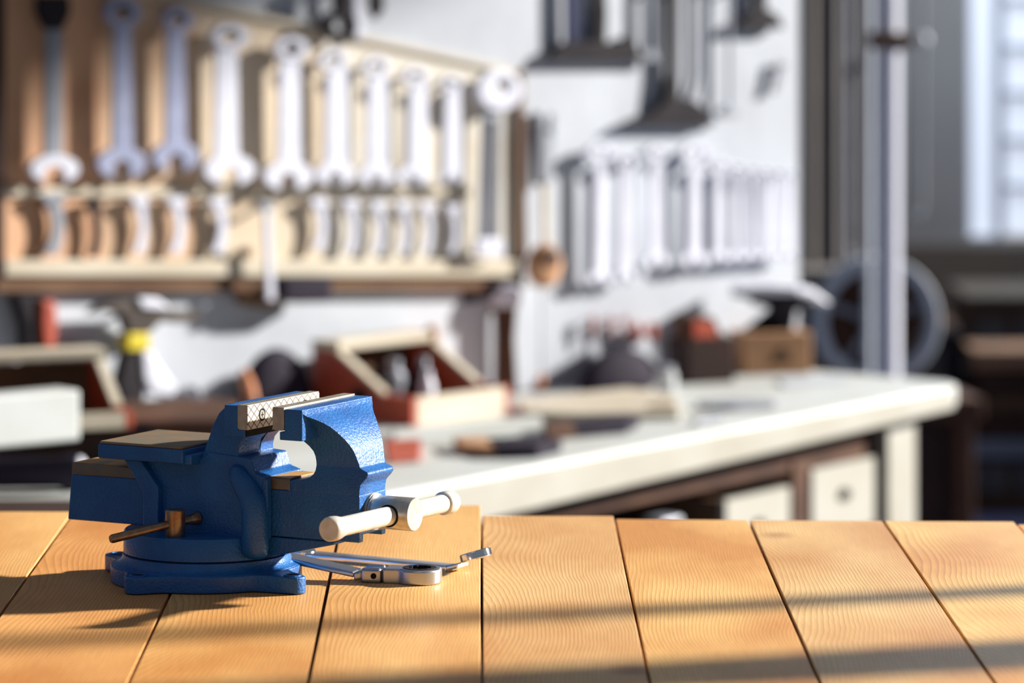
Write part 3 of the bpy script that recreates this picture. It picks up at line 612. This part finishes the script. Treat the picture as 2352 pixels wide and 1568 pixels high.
G().tube([(q[0], -BT+.001, q[1]), (q[0], -BT-.008, q[1]), (q[0], -BT-.012, q[1])], [.007, .009, .005], 14).build('disc', M['brown2'], o); clean(o)
# ---------------------------------------------------------------- tools hanging on the wall around the board
def hang(name, label, cat, x, y, parts, off=.005, group=None, pegpx=None):
    o = wthing(name, label, cat, x, y, group)
    for nm, pts, th, m in parts: wprism(o, pts, off, off+th, nm, M[m], .0015)
    if pegpx: q = wp(o, *pegpx, off); G().tube([(q[0], .003, q[1]), (q[0], -off-.008, q[1])], .004, 8).build('nail', M['steeld'], o)
    clean(o); return o
def ring_px(o, cx, cy, rx, ry, k, a, b, name, m):
    ou = [wp(o, cx+rx*math.cos(2*math.pi*i/24), cy+ry*math.sin(2*math.pi*i/24), b) for i in range(24)]; inn = [wp(o, cx+k*rx*math.cos(2*math.pi*i/24), cy+k*ry*math.sin(2*math.pi*i/24), b) for i in range(24)]
    return G().ring(ou, inn, -a, -b).build(name, M[m], o, .001)
o = wthing('ring_wrench', 'black tool with round eye hanging above the board', 'wrench', 790, 20)
wprism(o, [(772, -60), (808, -60), (806, 34), (776, 34)], .03, .045, 'shank', M['steeld']); ring_px(o, 785, 58, 37, 34, .5, .028, .046, 'eye', 'steeld'); q = wp(o, 790, -40, .03); G().tube([(q[0], .003, q[1]), (q[0], -.04, q[1])], .004, 8).build('nail', M['steeld'], o); clean(o)
hang('blade', 'pale blade hanging just right of the black eye tool', 'blade', 822, 30, [('blade', [(810, -60), (826, -60), (840, 85), (818, 88)], .006, 'steelw')], .024, pegpx=(818, -40))
hang('clip', 'small black clip on the upper wall right of the eye tool', 'clip', 867, 10, [('clip', [(858, -50), (878, -50), (884, 22), (866, 44), (854, 20)], .012, 'steeld')], .010, pegpx=(867, -30))
o = wthing('scoop', 'wooden scoop with fork top and long stem hanging right of the board', 'scoop', 1255, 260)
wprism(o, [(1248, 420), (1260, 420), (1262, 575), (1250, 575)], .012, .020, 'stem', M['cream']); wprism(o, [(1240, 262), (1250, 262), (1253, 300), (1264, 300), (1266, 262), (1276, 262), (1270, 420), (1242, 420)], .012, .022, 'fork', M['steelg'])
c = wp(o, 1250, 610, .03); g = G(); rx = .036; g.sphere((c[0], -.030, c[1]), rx, (1, .45, 1), 24, 12); g.build('bowl', M['tan'], o)
G().sphere((c[0]+.002, -.0375, c[1]+.010), .024, (1, .45, .9), 20, 10).build('bowl_hollow', M['brown'], o)
q = wp(o, 1256, 300, .014); G().tube([(q[0], .003, q[1]), (q[0], -.024, q[1])], .004, 8).build('nail', M['steeld'], o); clean(o)
hang('file', 'dark flat file hanging against the wall left of the scoop', 'file', 1236, 270, [('file', [(1228, 255), (1245, 255), (1243, 425), (1229, 425)], .008, 'steelg')], .006, pegpx=(1236, 265))
o = wthing('plumb_bob', 'orange plumb bob hanging on a thin cord below the scoop', 'plumb bob', 1243, 660)
a_, b_ = wp(o, 1243, 655, .03), wp(o, 1243, 862, .03); G().tube([(a_[0], .002, a_[1]), (a_[0], -.03, a_[1]), (b_[0], -.03, b_[1])], .0016, 6).build('cord', M['steelg'], o)
c_ = wp(o, 1243, 897, .03); G().tube([(b_[0], -.03, b_[1]+.006), (b_[0], -.03, b_[1]), (c_[0], -.03, c_[1]+.003), (c_[0], -.03, c_[1])], [.002, .004, .0125, .010], 14).build('bob', M['orange'], o); clean(o)
# dark trowels and irons of the upper wall
hang('plasterer_float', 'dark double-handled float hanging high on the white wall', 'float', 1370, 120,
     [('plate', [(1262, 138), (1280, 108), (1320, 92), (1400, 96), (1425, 98), (1455, 76), (1470, 120), (1488, 138)], .015, 'steeld'), ('handle', [(1307, -40), (1320, -40), (1322, 108), (1308, 108)], .014, 'darkblue'), ('handle', [(1372, -40), (1390, -40), (1396, 30), (1392, 104), (1368, 104)], .014, 'steeld')], .006, pegpx=(1380, -20))
hang('slim_spatula', 'slender grey spatula hanging right of the double-handled float', 'spatula', 1498, 60,
     [('stem', [(1493, -40), (1502, -40), (1502, 120), (1494, 120)], .008, 'steelg'), ('tip', [(1488, 116), (1506, 116), (1512, 140), (1482, 140)], .010, 'steelg')], .010, pegpx=(1498, -20))
hang('ladle_iron', 'dark long-stemmed iron with wide flat foot hanging mid wall', 'iron', 1550, 200,
     [('stem', [(1540, -40), (1560, -40), (1558, 160), (1562, 240), (1530, 240), (1540, 160)], .014, 'steeld'), ('foot', [(1440, 288), (1448, 278), (1500, 262), (1532, 236), (1590, 228), (1620, 248), (1640, 288)], .016, 'steeld')], .006, pegpx=(1550, -20))
hang('curved_rod', 'thin curved rod hanging just right of the long-stemmed iron', 'rod', 1612, 60,
     [('rod', [(1608, -40), (1615, -40), (1616, 170), (1608, 205), (1594, 232), (1588, 228), (1602, 200), (1608, 170)], .006, 'steelg')], .005, pegpx=(1612, -20))
hang('thin_ladle', 'thin rod with small cup hanging left of the short dark iron', 'ladle', 1678, 60,
     [('rod', [(1675, -40), (1682, -40), (1682, 246), (1675, 246)], .006, 'steelg'), ('cup', [(1655, 262), (1668, 246), (1690, 246), (1702, 262), (1690, 270), (1666, 270)], .016, 'steelg')], .012, pegpx=(1678, -20))
hang('short_iron', 'short dark iron with wide foot at the top right of white wall', 'iron', 1748, 40,
     [('stem', [(1742, -40), (1762, -40), (1762, 30), (1742, 30)], .014, 'steeld'), ('foot', [(1692, 66), (1712, 40), (1738, 24), (1772, 24), (1792, 40), (1802, 66)], .015, 'steeld')], .006, pegpx=(1752, -20))
hang('wall_hook', 'pale bent hook at the right edge of the white wall', 'hook', 1795, 170, [('hook', [(1790, 140), (1800, 142), (1796, 175), (1786, 215), (1776, 212), (1784, 175)], .008, 'steelg')], .006, pegpx=(1794, 150))
# right wrench set
rw = [(1366, 1392, 350, 640, 30, 52, 'steelw', 'long bright wrench, leftmost of the set on the white wall'),
      (1424, 1452, 372, 636, 24, 46, 'steelw', 'bright wrench, second from the left on the white wall'),
      (1496, 1524, 352, 600, 26, 56, 'steelw', 'bright wrench with round head, third from the left on the white wall'),
      (1582, 1612, 352, 598, 34, 60, 'steelw', 'thick bright wrench, fourth from the left on the white wall'),
      (1640, 1664, 382, 592, 22, 46, 'steelw', 'bright wrench, fifth from the left on the white wall'),
      (1682, 1702, 390, 592, 18, 38, 'steelw', 'slim bright wrench, fifth from the right on the white wall'),
      (1716, 1734, 394, 590, 16, 34, 'steelw', 'slim bright wrench, fourth from the right on the white wall'),
      (1748, 1765, 398, 588, 15, 32, 'steelw', 'slim bright wrench, third from the right on the white wall'),
      (1778, 1794, 400, 586, 14, 30, 'steelw', 'slim bright wrench, second from the right on the white wall'),
      (1806, 1822, 402, 586, 14, 30, 'steelw', 'slim bright wrench, rightmost on the white wall')]
for xa, xb, ya, yb, rr_, jw, mm, lb_ in rw:
    combo(lb_, xa, xb, ((xa+xb)/2+3, ya, rr_, rr_*.72), ((xa+xb)/2, yb, jw, jw*.66), M[mm], 'wrenches on the white wall right of the board', off=.016, th=.010, a=0, pr=.004)
# row of small red-handled awls
for i, x in enumerate((1362, 1402, 1438, 1465, 1497)):
    big = i > 2
    o = wthing('awl', ['small reddish awl on the wall, leftmost of the row above the dark dome', 'small reddish awl, second from the left above the dark dome', 'small reddish awl, in the middle of the row above the dark dome', 'fat red-handled awl, second from the right above the dark dome', 'fat red-handled awl, rightmost above the dark dome'][i], 'awl', x, 740, 'awls in the row on the white wall')
    r_ = .009 if big else .0045; ys = (742, 758, 770, 782) if big else (724, 735, 752, 772)
    P = [wp(o, x, y_, .016) for y_ in ys]
    G().tube([(p[0], -.016, p[1]) for p in P], [r_*.6, r_, r_, r_*.4], 10).build('handle', M['red'], o)
    t_, b_ = wp(o, x, ys[3]-3, .016), wp(o, x, ys[3]+16, .016); G().tube([(t_[0], -.016, t_[1]), (b_[0], -.016, b_[1])], .0018, 6).build('spike', M['steelg'], o)
    G().tube([(P[1][0], .002, P[1][1]), (P[1][0], -.014, P[1][1])], .0018, 6).build('clip', M['steelg'], o); clean(o)
# tools under the board
o = wthing('clamp', 'dark violet clamp head hanging under the middle of the board', 'clamp', 700, 660)
wprism(o, [(655, 640), (765, 640), (762, 690), (690, 694), (655, 690)], .021, .05, 'head', M['purple'], .004); wprism(o, [(560, 672), (655, 674), (655, 700), (620, 712), (570, 700)], .0005, .035, 'jaw', M['brown2'], .004); clean(o)
def mallet():
    B_ = onB(1165, 905); o = empty('axe', 'dark axe standing on its brown handle right of red tool box', 'axe', B_, R(12)); Y = B_.y
    def q(x, y): p = atY(x, y, Y)-B_; return (p.x, p.z)
    G().prism([q(1140, 905), q(1188, 905), q(1186, 880), q(1180, 780), q(1186, 700), q(1134, 700), (q(1140, 780)), q(1136, 880)], -.012, .012).build('handle', M['brown'], o, .004)
    G().prism([q(1022, 690), q(1030, 660), q(1075, 640), q(1150, 645), q(1150, 672), q(1085, 690), q(1040, 700)], -.016, .016).build('head', M['purple'], o, .004)
    G().prism([q(1120, 690), q(1135, 660), q(1165, 652), q(1196, 660), q(1198, 688), q(1190, 704), q(1130, 704)], -.018, .018).build('poll', M['white'], o, .004)
mallet()
# ---------------------------------------------------------------- things on the bench
def bthing(name, label, cat, x, y, rz=0, group=None): return empty(name, label, cat, onB(x, y)+Vector((0, 0, .0006)), rz, group)
def tote(name, label, org, rz, L_, q, hs, endm, mats=('cream', 'red')):
    """open carpenter's tote; origin at its front left bottom corner, x along the front, y to the back"""
    o = empty(name, label, 'tool box', org, rz)
    h1, h2 = hs; prof = [(0, 0), (0, h1), (q*.30, h1), (q*.78, h2), (q, h2), (q, 0)]
    for x0 in (0, L_-.011):
        e = G().prism(prof, x0, x0+.011, 'x').build('end_panel', M[endm], o, .001)
        d_ = Vector((0, q*.48, h2-h1)).normalized(); nn = Vector((0, -d_.z, d_.y))
        a, b = Vector((x0, q*.30, h1)), Vector((x0, q*.78, h2)); V = []
        for p in (a, b):
            for dx_ in (-.0015, .0125):
                for k in (.0002, .005): V.append(p+Vector((dx_, 0, 0))+nn*k)
        G().faces(V, [(0, 1, 3, 2), (4, 6, 7, 5), (0, 4, 5, 1), (2, 3, 7, 6), (1, 5, 7, 3), (0, 2, 6, 4)]).build('edge_strip', M['cream'], e)
    G().box(.0112, L_-.0112, 0, .010, 0, h1-.001).build('front_panel', M['cream'], o, .001)
    G().box(.0112, L_-.0112, q-.010, q, 0, h2-.006).build('rear_panel', M['brown2'], o, .001)
    G().box(.0112, L_-.0112, .0102, q-.0102, 0, .008).build('bottom', M['brown2'], o)
    G().box(-.002, L_+.002, q*.78-.012, q, h2+.0002, h2+.014).build('carrying_bar', M['cream'], o, .002)
    return o
c0 = onB(948, 981)
tb = tote('red_tool_box', 'red wooden tote with cream front and carrying bar on workbench', c0+Vector((0, 0, .0005)), R(48), .215, .21, (.043, .102), 'red')
G().sphere((-.001, .110, .040), .016, (.15, 1.2, .7), 16, 10).build('finger_hole', M['black'], tb)
G().box(.0115, .012, .060, .150, .050, .085).build('finger_shadow', M['darkend'], tb) if False else None
for i, (xx, yy, hh, mm, rr_) in enumerate(((.035, .09, .070, 'steeld', .014), (.075, .11, .078, 'steelg', .017), (.115, .09, .066, 'purple', .018), (.150, .12, .074, 'steelg', .013), (.095, .06, .062, 'white', .012))):
    z0 = .0085; P = tb.matrix_world
    p = Matrix.Translation(tb.location) @ Matrix.Rotation(R(48), 4, 'Z') @ Vector((xx, yy, z0))
    o = G().lathe([(rr_*.9, 0), (rr_, .003), (rr_, hh*.7), (rr_*.6, hh*.82), (rr_*.6, hh)], 16).build('oil_can', M[mm], None); o.location = p
    tag(o, ['dark can inside the red tote, at its left end', 'grey can inside the red tote, second from its left end', 'violet can inside the red tote, near its middle', 'grey can inside the red tote, at its right end', 'white can inside the red tote, at its front'][i], 'can', 'cans inside the red tote')
# pale block on the bench right of tote
def bbox(name, label, cat, x, y, w_, d_, h_, m, rz=WA, bevel=.003, up=0, group=None):
    o = G().box(-w_/2, w_/2, 0, d_, 0, h_).build(name, M[m], None, bevel); o.location = onB(x, y)+Vector((0, 0, .0006+up)); o.rotation_euler = (0, 0, rz); return tag(o, label, cat, group)
# dark chest at left with second tote on it
o = empty('tool_chest', 'low dark brown tool chest at the left end of the workbench', 'tool chest', (-.62, 5.60, BZ+.0006), R(2))
G().box(-.26, .235, 0, .24, 0, .060).build('chest_body', M['darkend'], o, .004); G().box(-.265, .24, -.005, .245, .0605, .074).build('lid', M['brown'], o, .004)
for xx in (-.15, .12): G().box(xx-.012, xx+.012, -.009, -.0055, .045, .072).build('hasp', M['steeld'], o, .001)
cz = BZ+.0006+.0742
rz2 = R(24); L2 = .34; t2o = onZ(306, 982, cz)
t2 = tote('cream_tool_tote', 'cream tote with red inner end standing on the dark chest', Vector((t2o.x, t2o.y, cz+.0004))-Vector((math.cos(rz2), math.sin(rz2), 0))*L2, rz2, L2, .17, (.022, .080), 'red')
p = onZ(185, 1012, cz); o = G().box(-.24, 0, 0, .05, 0, .066).build('white_carton', M['benchtop'], None, .004); o.location = (p.x, p.y, cz+.0006); o.rotation_euler = (0, 0, R(40)); tag(o, 'white carton standing before the cream tote on the dark chest', 'carton')
o = empty('torch', 'dark lying torch with shiny round lens at lower left of bench', 'torch', onB(100, 1128)+Vector((0, 0, .0245)), R(4))
G().tube([(-.12, 0, 0), (-.115, 0, 0), (.02, 0, 0), (.03, 0, 0), (.045, 0, 0)], [.018, .021, .021, .024, .024], 24).build('barrel', M['purple'], o, ang=30); G().sphere((.047, 0, 0), .021, (.5, 1, 1), 18, 10).build('lens', M['white'], o)
tag(G().box(-.35, .25, -.20, .17, 0, .012).build('dark_sheet', M['darkend'], None, .002), 'dark flat sheet on the near left end of the workbench', 'mat').location = (-.62, 5.12, BZ+.0006)  # thin near-black sheet over the near left end
# claw hammer hanging: head up, handle down
hm = wthing('claw_hammer', 'claw hammer with yellow collar and pale grip hanging below board', 'hammer', 330, 700)
wprism(hm, [(212, 722), (236, 700), (275, 692), (330, 690), (372, 690), (410, 716), (458, 714), (462, 738), (415, 742), (372, 738), (345, 765), (300, 765), (284, 722), (250, 712)], .03, .055, 'head', M['hammer'], .003)
wprism(hm, [(318, 684), (365, 686), (396, 712), (330, 708)], .048, .060, 'head_top', M['white'], .002)
wprism(hm, [(296, 765), (346, 765), (346, 806), (292, 806)], .03, .056, 'collar', M['yellow'], .003)
wprism(hm, [(290, 806), (328, 806), (336, 900), (330, 930), (280, 930), (272, 880)], .03, .052, 'handle', M['steeld'], .004)
wprism(hm, [(328, 806), (350, 808), (382, 855), (408, 890), (398, 912), (350, 906), (332, 870)], .030, .056, 'grip', M['white'], .004)
q = wp(hm, 330, 700, .03); G().tube([(q[0]-.02, .003, q[1]-.012), (q[0]-.02, -.035, q[1]-.012)], .004, 8).build('nail', M['steeld'], hm); clean(hm)
o = wthing('frame_clamp', 'dark frame clamp with red handle hanging at the far left', 'clamp', 90, 690)
wprism(o, [(38, 677), (70, 677), (92, 740), (98, 850), (66, 852), (62, 750)], .01, .035, 'frame', M['steeld'], .003); wprism(o, [(98, 690), (130, 690), (134, 745), (128, 800), (102, 800), (96, 745)], .012, .042, 'handle', M['red'], .005)
wprism(o, [(60, 679), (120, 679), (120, 692), (60, 692)], .01, .03, 'cross_bar', M['steeld'], .002); clean(o)
o = wthing('round_case', 'dark round case on the wall behind the hammer handle', 'case', 180, 880)
wprism(o, arcpts(185, 850, 62, 55, 0, 345, 22), .004, .03, 'case', M['steeld'], .006); clean(o)
def dome(name, label, cat, x0, x1, ytop, ybase, m, dep=.5, boss=None):
    c = onB((x0+x1)/2, ybase); r = (x1-x0)/2*c.y/F; h = (ybase-ytop)*c.y/F
    o = empty(name, label, cat, c+Vector((0, 0, .0006)), WA); G().sphere((0, 0, 0), 1, (r, r*dep, h), 32, 12, top=True).build('shell', M[m], o, ang=60)
    G().lathe([(.05, 0), (.05, .006)], 24).build('inner_rim', M['steeld'], o)
    if boss: G().sphere((0, -r*dep*.2, h), .012).build('boss', M[boss], o)
    return o
dome('welding_helmet', 'large dark rounded hood on the bench behind the vise', 'hood', 520, 745, 800, 965, 'purple', .4)
dome('dark_dome_lid', 'dark low dome under the row of awls on the bench', 'dome', 1300, 1548, 802, 890, 'purple', .30)
o = empty('scraper', 'orange wooden handled scraper leaning against the dark hood', 'scraper', onB(575, 985)+Vector((0, 0, .0006)), 0)
Y = o.location.y; a, b, c = [atY(x, y, Y)-o.location for x, y in ((582, 925), (556, 862), (592, 984))]
G().tube([c+Vector((0, 0, .003)), a], .004, 10).build('blade', M['steelg'], o); G().tube([a, a*.5+b*.5+Vector((0, .02, 0)), b+Vector((0, .04, 0))], [.008, .011, .008], 12).build('handle', M['orange'], o)
o = empty('pale_ruler', 'pale metal strip leaning beside the vise back, left of jaw', 'ruler', onB(505, 1010)+Vector((0, 0, .0006)), 0)
Y = o.location.y; P = [atY(x, y, Y)-o.location for x, y in ((498, 1008), (520, 1008), (448, 892), (424, 892))]
V = [p+Vector((0, .0, 0)) for p in P]; V[2].y += .03; V[3].y += .03
G().faces(V+[v+Vector((0, .004, 0)) for v in V], [(0, 1, 2, 3), (7, 6, 5, 4), (0, 4, 5, 1), (1, 5, 6, 2), (2, 6, 7, 3), (3, 7, 4, 0)]).build('strip', M['white'], o)
bbox('red_block', 'reddish brown block lying behind the vise, left of red tote', 'block', 455, 1000, .09, .05, .05, 'brown')
bbox('small_brown_jar', 'small brown jar standing behind the tote carrying bar', 'jar', 992, 935, .02, .02, .125, 'tan', 0, .006)
# hand tools lying on the top
def flat(name, label, cat, pts, th, m, tip=None, up=0):
    c = onB(sum(p[0] for p in pts)/len(pts), sum(p[1] for p in pts)/len(pts)); o = empty(name, label, cat, c+Vector((0, 0, .0006+up)), 0)
    G().prism([tuple((onZ(x, y, BZ+th)-c)[:2]) for x, y in pts], 0, th, 'z').build(('blade' if tip else 'body'), M[m], o, .002)
    if tip: tp, tm, tt = tip; G().prism([tuple((onZ(x, y, BZ+tt)-c)[:2]) for x, y in tp], 0, tt, 'z').build('handle', M[tm], o, .003)
    return o
flat('chisel', 'dark chisel lying on the bench nearest its front edge', 'chisel', [(1120, 1006), (1235, 998), (1290, 1012), (1235, 1026), (1140, 1028)], .016, 'purple', ([(1040, 1004), (1122, 1002), (1140, 1028), (1060, 1022)], 'tan', .014))
flat('chisel', 'dark chisel lying on the bench right of the red tote', 'chisel', [(1310, 962), (1440, 950), (1468, 958), (1440, 974), (1320, 984)], .014, 'purple', ([(1246, 970), (1312, 962), (1322, 984), (1256, 990)], 'brown', .014))
flat('chisel', 'red-handled chisel lying on the bench just behind the vise spindle', 'chisel', [(880, 1012), (965, 1006), (968, 1016), (885, 1022)], .012, 'red', ([(884, 1036), (968, 1028), (966, 1044), (890, 1050)], 'red', .010))
flat('pale_board', 'long pale board lying on the bench behind the dark chisel', 'board', [(1190, 918), (1440, 890), (1550, 905), (1560, 945), (1330, 950), (1205, 945)], .012, 'cream')
flat('plane_body', 'pale wooden plank offcut lying in front of the red tote', 'offcut', [(900, 985), (1240, 955), (1250, 972), (905, 1000)], .010, 'benchtop')
flat('pliers', 'grey pliers lying open on the right half of bench', 'pliers', [(1600, 922), (1680, 916), (1780, 918), (1782, 926), (1690, 932), (1615, 930)], .008, 'steelg')
flat('scriber', 'small grey scriber lying on bench in front of the pliers', 'scriber', [(1596, 958), (1660, 952), (1662, 960), (1600, 968)], .005, 'steelg')
flat('paper_sheet', 'pale sheet lying on the bench in front of the anvil block', 'sheet', [(1780, 872), (1930, 862), (1950, 872), (1800, 884)], .003, 'strip')
o = bthing('glue_jar', 'small glass jar standing on the bench right of the dome', 'jar', 1530, 900); G().lathe([(.015, 0), (.017, .003), (.017, .028), (.012, .034)], 20).build('jar', M['glassy'], o); G().lathe([(.013, .0342), (.013, .041)], 20).build('lid', M['steelg'], o)
o = bthing('tape_roll', 'brown tape roll lying on the bench in front of the jar', 'tape', 1522, 952); G().ring(circ(0, 0, .023, 24), circ(0, 0, .013, 24), 0, .014, 'z').build('roll', M['brown2'], o, .001)
o = bthing('round_tin', 'small dark round tin on the board behind the dark chisel', 'tin', 1232, 936); G().lathe([(.012, .0), (.013, .002), (.013, .010), (.011, .012)], 18).build('tin', M['steelg'], o); o.location.z += .0005
# books / box and anvil on block
c = onB(1640, 880); o = empty('dark_wood_box', 'dark brown wooden box with red panel left of the small anvil', 'box', c+Vector((0, 0, .0006)), R(28)); s_ = c.y/F
G().box(-.049, .040, 0, .07, 0, 103*s_).build('box_body', M['darkend'], o, .003); G().prism([(-.047, 103*s_+.0003), (.020, 103*s_+.0003), (.004, 150*s_), (-.047, 158*s_)], .005, .055).build('slanted_top', M['brown'], o, .003); G().prism([(-.038, 105*s_), (.008, 105*s_), (-.002, 140*s_), (-.038, 148*s_)], .0, .0048).build('red_panel', M['red'], o, .001)
c = onB(1790, 860); o = empty('wood_block', 'tan end grain block carrying the small anvil on bench', 'block', c+Vector((0, 0, .0006)), R(18)); s_ = c.y/F; bh = 96*s_
G().box(-.062, .058, 0, .075, 0, bh).build('block', M['tan'], o, .003); G().prism([(-.022, .018), (.026, .018), (.004, .050)], -.0012, -.0002).build('dark_mark', M['brown2'], o)
an = empty('small_anvil', 'small dark anvil with pale top and horn on tan block', 'anvil', c+Vector((0, 0, .0010+bh)), R(18))
def aq(x, y): p = atY(x, y, c.y)-c; return (p.x, p.z-bh)
G().prism([aq(1722, 765), aq(1800, 765), aq(1782, 735), aq(1790, 712), aq(1752, 705), aq(1738, 690), aq(1700, 684), aq(1696, 676), aq(1840, 680), aq(1876, 690), aq(1840, 720), aq(1815, 765), aq(1722, 765.5)][:11]+[aq(1830, 765)], .012, .052).build('anvil_body', M['steeld'], an, .003)
G().prism([aq(1696, 676), aq(1702, 660), aq(1760, 656), aq(1842, 664), aq(1848, 680)], .010, .054).build('face', M['white'], an, .002)
pa, pb = aq(1846, 678), aq(1930, 706); G().tube([(pa[0], .032, pa[1]), ((pa[0]+pb[0])/2, .032, (pa[1]+pb[1])/2+.004), (pb[0], .032, pb[1])], [.014, .011, .003], 16).build('horn', M['white'], an, ang=60)
# ---------------------------------------------------------------- far corner beyond the end of the white wall
def far_post(x0, x1, y0, Y, name, label, cat, m, ytop=-250, group=None, extra=None):
    a, b = atY(x0, 0, Y), atY(x1, 0, Y); r = (b.x-a.x)/2; cx = (a.x+b.x)/2
    o = empty(name, label, cat, (cx, Y, FZ), 0, group); zb = (H-(y0+180)*Y/F)-FZ; zt = 1.8995-FZ
    G().tube([(0, 0, max(zb, 0)), (0, 0, zt)], r, 16).build('pipe', M[m], o)
    G().tube([(0, 0, max(zb, 0)+.02), (0, 0, max(zb, 0)+.035)], r*1.25, 16).build('coupling', M[m], o)
    if extra: extra(o, cx, Y)
    return o
pp = [(1846, 1874, 'post'), (1876, 1902, 'steeld'), (1906, 1930, 'post'), (1934, 1954, 'steelg'), (1956, 1978, 'post')]
pos_ = ['leftmost', 'second from the left', 'third from the left', 'fourth from the left', 'rightmost']
for i, (a, b, mm) in enumerate(pp): far_post(a, b, 3000, 8.66+.03*i, 'steel_pipe', 'tall dark pipe beyond the white wall, %s of the dark pipes' % pos_[i], 'pipe', mm, group='dark pipes beyond the white wall')
far_post(1984, 2004, 3000, 7.9, 'steel_pipe', 'slim pale pipe standing right of the dark pipes', 'pipe', 'strip')
o = far_post(2012, 2068, 3000, 7.8, 'white_column', 'thick white column with brown bracket beyond the bench end', 'column', 'white')
zz = H-(92+180)*7.8/F-FZ; G().box(-.035, .04, -.035, .03, zz-.014, zz+.014).build('bracket', M['brown2'], o, .002)
o = empty('hanging_chain_rod', 'thin grey rod with small hook hanging left of the window', 'rod', (atY(2118, 0, 8.8).x, 8.8, 1.8995), 0); L_ = 1.8995-(H-(480+180)*8.8/F)
G().tube([(0, 0, 0), (0, 0, -L_)], .006, 10).build('rod', M['steelg'], o); G().tube([(0, 0, -L_), (-.008, 0, -L_-.014), (-.024, 0, -L_-.012), (-.028, 0, -L_+.004)], .006, 10).build('hook', M['strip'], o)
G().sphere((0, 0, -(1.8995-(H-(92+180)*8.8/F))), .016).build('pulley', M['strip'], o)
# dark backing screen behind the pipes
a, b = atY(1838, 0, 9.0), atY(1996, 0, 9.0)
sc_ = empty('dark_screen', 'dark standing screen behind the steel pipes', 'screen', ((a.x+b.x)/2, 9.0, FZ)); hw = (b.x-a.x)/2
for i in range(6): G().box(-hw+i*hw/3+.002, -hw+(i+1)*hw/3-.002, -.01-.004*(i % 2), .01, 0, 2.7).build('panel', M['post'], sc_, .002)
G().box(-hw, hw, .0105, .03, 0, 2.7).build('frame', M['darkend'], sc_)
# wheel machine
cw = atY(2010, 735, 8.35); wm = empty('grinding_machine', 'old dark machine with large pale rimmed wheel behind the bench end', 'machine', (cw.x, 8.35, FZ), R(8)); hz_ = cw.z-FZ; rw_ = 148*8.35/F
V = []; nseg = 44
ou, inn = [], []
for i in range(nseg): a = 2*math.pi*i/nseg; ou.append((rw_*math.cos(a), hz_+rw_*math.sin(a))); inn.append((rw_*.80*math.cos(a), hz_+rw_*.80*math.sin(a)))
wh_ = G().ring(ou, inn, -.03, .03).build('wheel_rim', M['strip'], wm, .004)
G().tube([(0, .031, hz_), (0, .036, hz_)], rw_*.9, 40).build('wheel_guard', M['brown'], wm)
G().tube([(0, -.02, hz_), (0, .03, hz_)], .030, 20).build('hub', M['steelg'], wh_)
for i in range(5):
    a = 2*math.pi*i/5+.3; G().tube([(.02*math.cos(a), 0, hz_+.02*math.sin(a)), (rw_*.82*math.cos(a), 0, hz_+rw_*.82*math.sin(a))], .008, 10).build('spoke', M['steelg'], wh_)
G().box(-.17, .085, .04, .16, hz_-.12, hz_+.10).build('housing', M['post'], wm, .01)
G().box(-.17, .20, -.10, .20, hz_-.190, hz_-.150).build('machine_bed', M['brown'], wm, .004)
for sx in (-.16, .16):
    for sy in (-.08, .17): G().box(sx-.02, sx+.02, sy-.02, sy+.02, 0, hz_-.1905).build('leg', M['brown'], wm, .003)
G().box(-.139, .139, -.07, -.06, .10, hz_-.20).build('front_board', M['darkend'], wm)
# cabinets and stacked boards at the far right
def cab(name, label, x0, x1, y0, y1, Y, dep, doors, m, m2):
    a, b = atY(x0, y0, Y), atY(x1, y1, Y); zt = a.z-FZ; o = empty(name, label, 'cabinet', ((a.x+b.x)/2, Y, FZ)); hw = (b.x-a.x)/2
    G().box(-hw, hw, .0, dep, 0, zt).build('carcass', M[m], o, .004); G().box(-hw-.01, hw+.01, -.02, dep, zt+.0003, zt+.025).build('top', M[m2], o, .004)
    for i in range(doors):
        xa, xb = -hw+2*hw*i/doors+.01, -hw+2*hw*(i+1)/doors-.01
        for z0, z1 in ((.05, zt*.48), (zt*.52, zt-.03)):
            d_ = G().box(xa, xb, -.014, -.0005, z0, z1).build('drawer', M['post'], o, .004); G().box((xa+xb)/2-.02, (xa+xb)/2+.02, -.024, -.0145, (z0+z1)/2-.005, (z0+z1)/2+.005).build('handle', M['steelg'], d_, .002)
cab('dark_cabinet', 'dark brown cabinet beyond the bench end under the wheel machine', 1900, 2190, 770, 1000, 9.9, .45, 3, 'brown', 'brown2')
cab('brown_cabinet', 'brown cabinet at the far right under the window', 2225, 2420, 700, 1000, 10.3, .4, 2, 'brown2', 'wains')
for i, (x0, x1, y, mm) in enumerate(((2235, 2420, 826, 'tan'), (2232, 2420, 875, 'brown'), (2240, 2420, 925, 'brown2'), (2236, 2420, 975, 'brown'), (2230, 2420, 1030, 'steelg'))):
    a = atY(x0, y, 9.6); b = atY(x1, y, 9.6)
    o = G().box(0, b.x-a.x, 0, .2, 0, .044).build('lumber_board', M[mm], None, .003); o.location = (a.x, 9.6, a.z-.022)
    tag(o, ['tan board on top of the board rack at far right', 'dark brown board second from top of the board rack', 'brown board in the middle of the board rack', 'dark brown board second from bottom of the board rack', 'grey board at the bottom of the board rack'][i], 'board', 'boards on the rack at far right')
a = atY(2232, 826, 9.6); rk = empty('board_rack', 'dark upright rack holding boards at the far right', 'rack', (a.x-.02, 9.6, FZ)); zt = a.z-FZ+.06
for xx in (-.02, .19):
    G().box(xx, xx+.018, .201, .225, 0, zt).build('post', M['steeld'], rk)
for y in (826, 875, 925, 975, 1030):
    z_ = atY(0, y, 9.6).z-FZ-.022; G().box(-.02, .22, .0, .2, z_-.012, z_-.0006).build('shelf_arm', M['steeld'], rk)
G().box(-.02, .0, 0, .2, 0, zt).build('post', M['steeld'], rk)
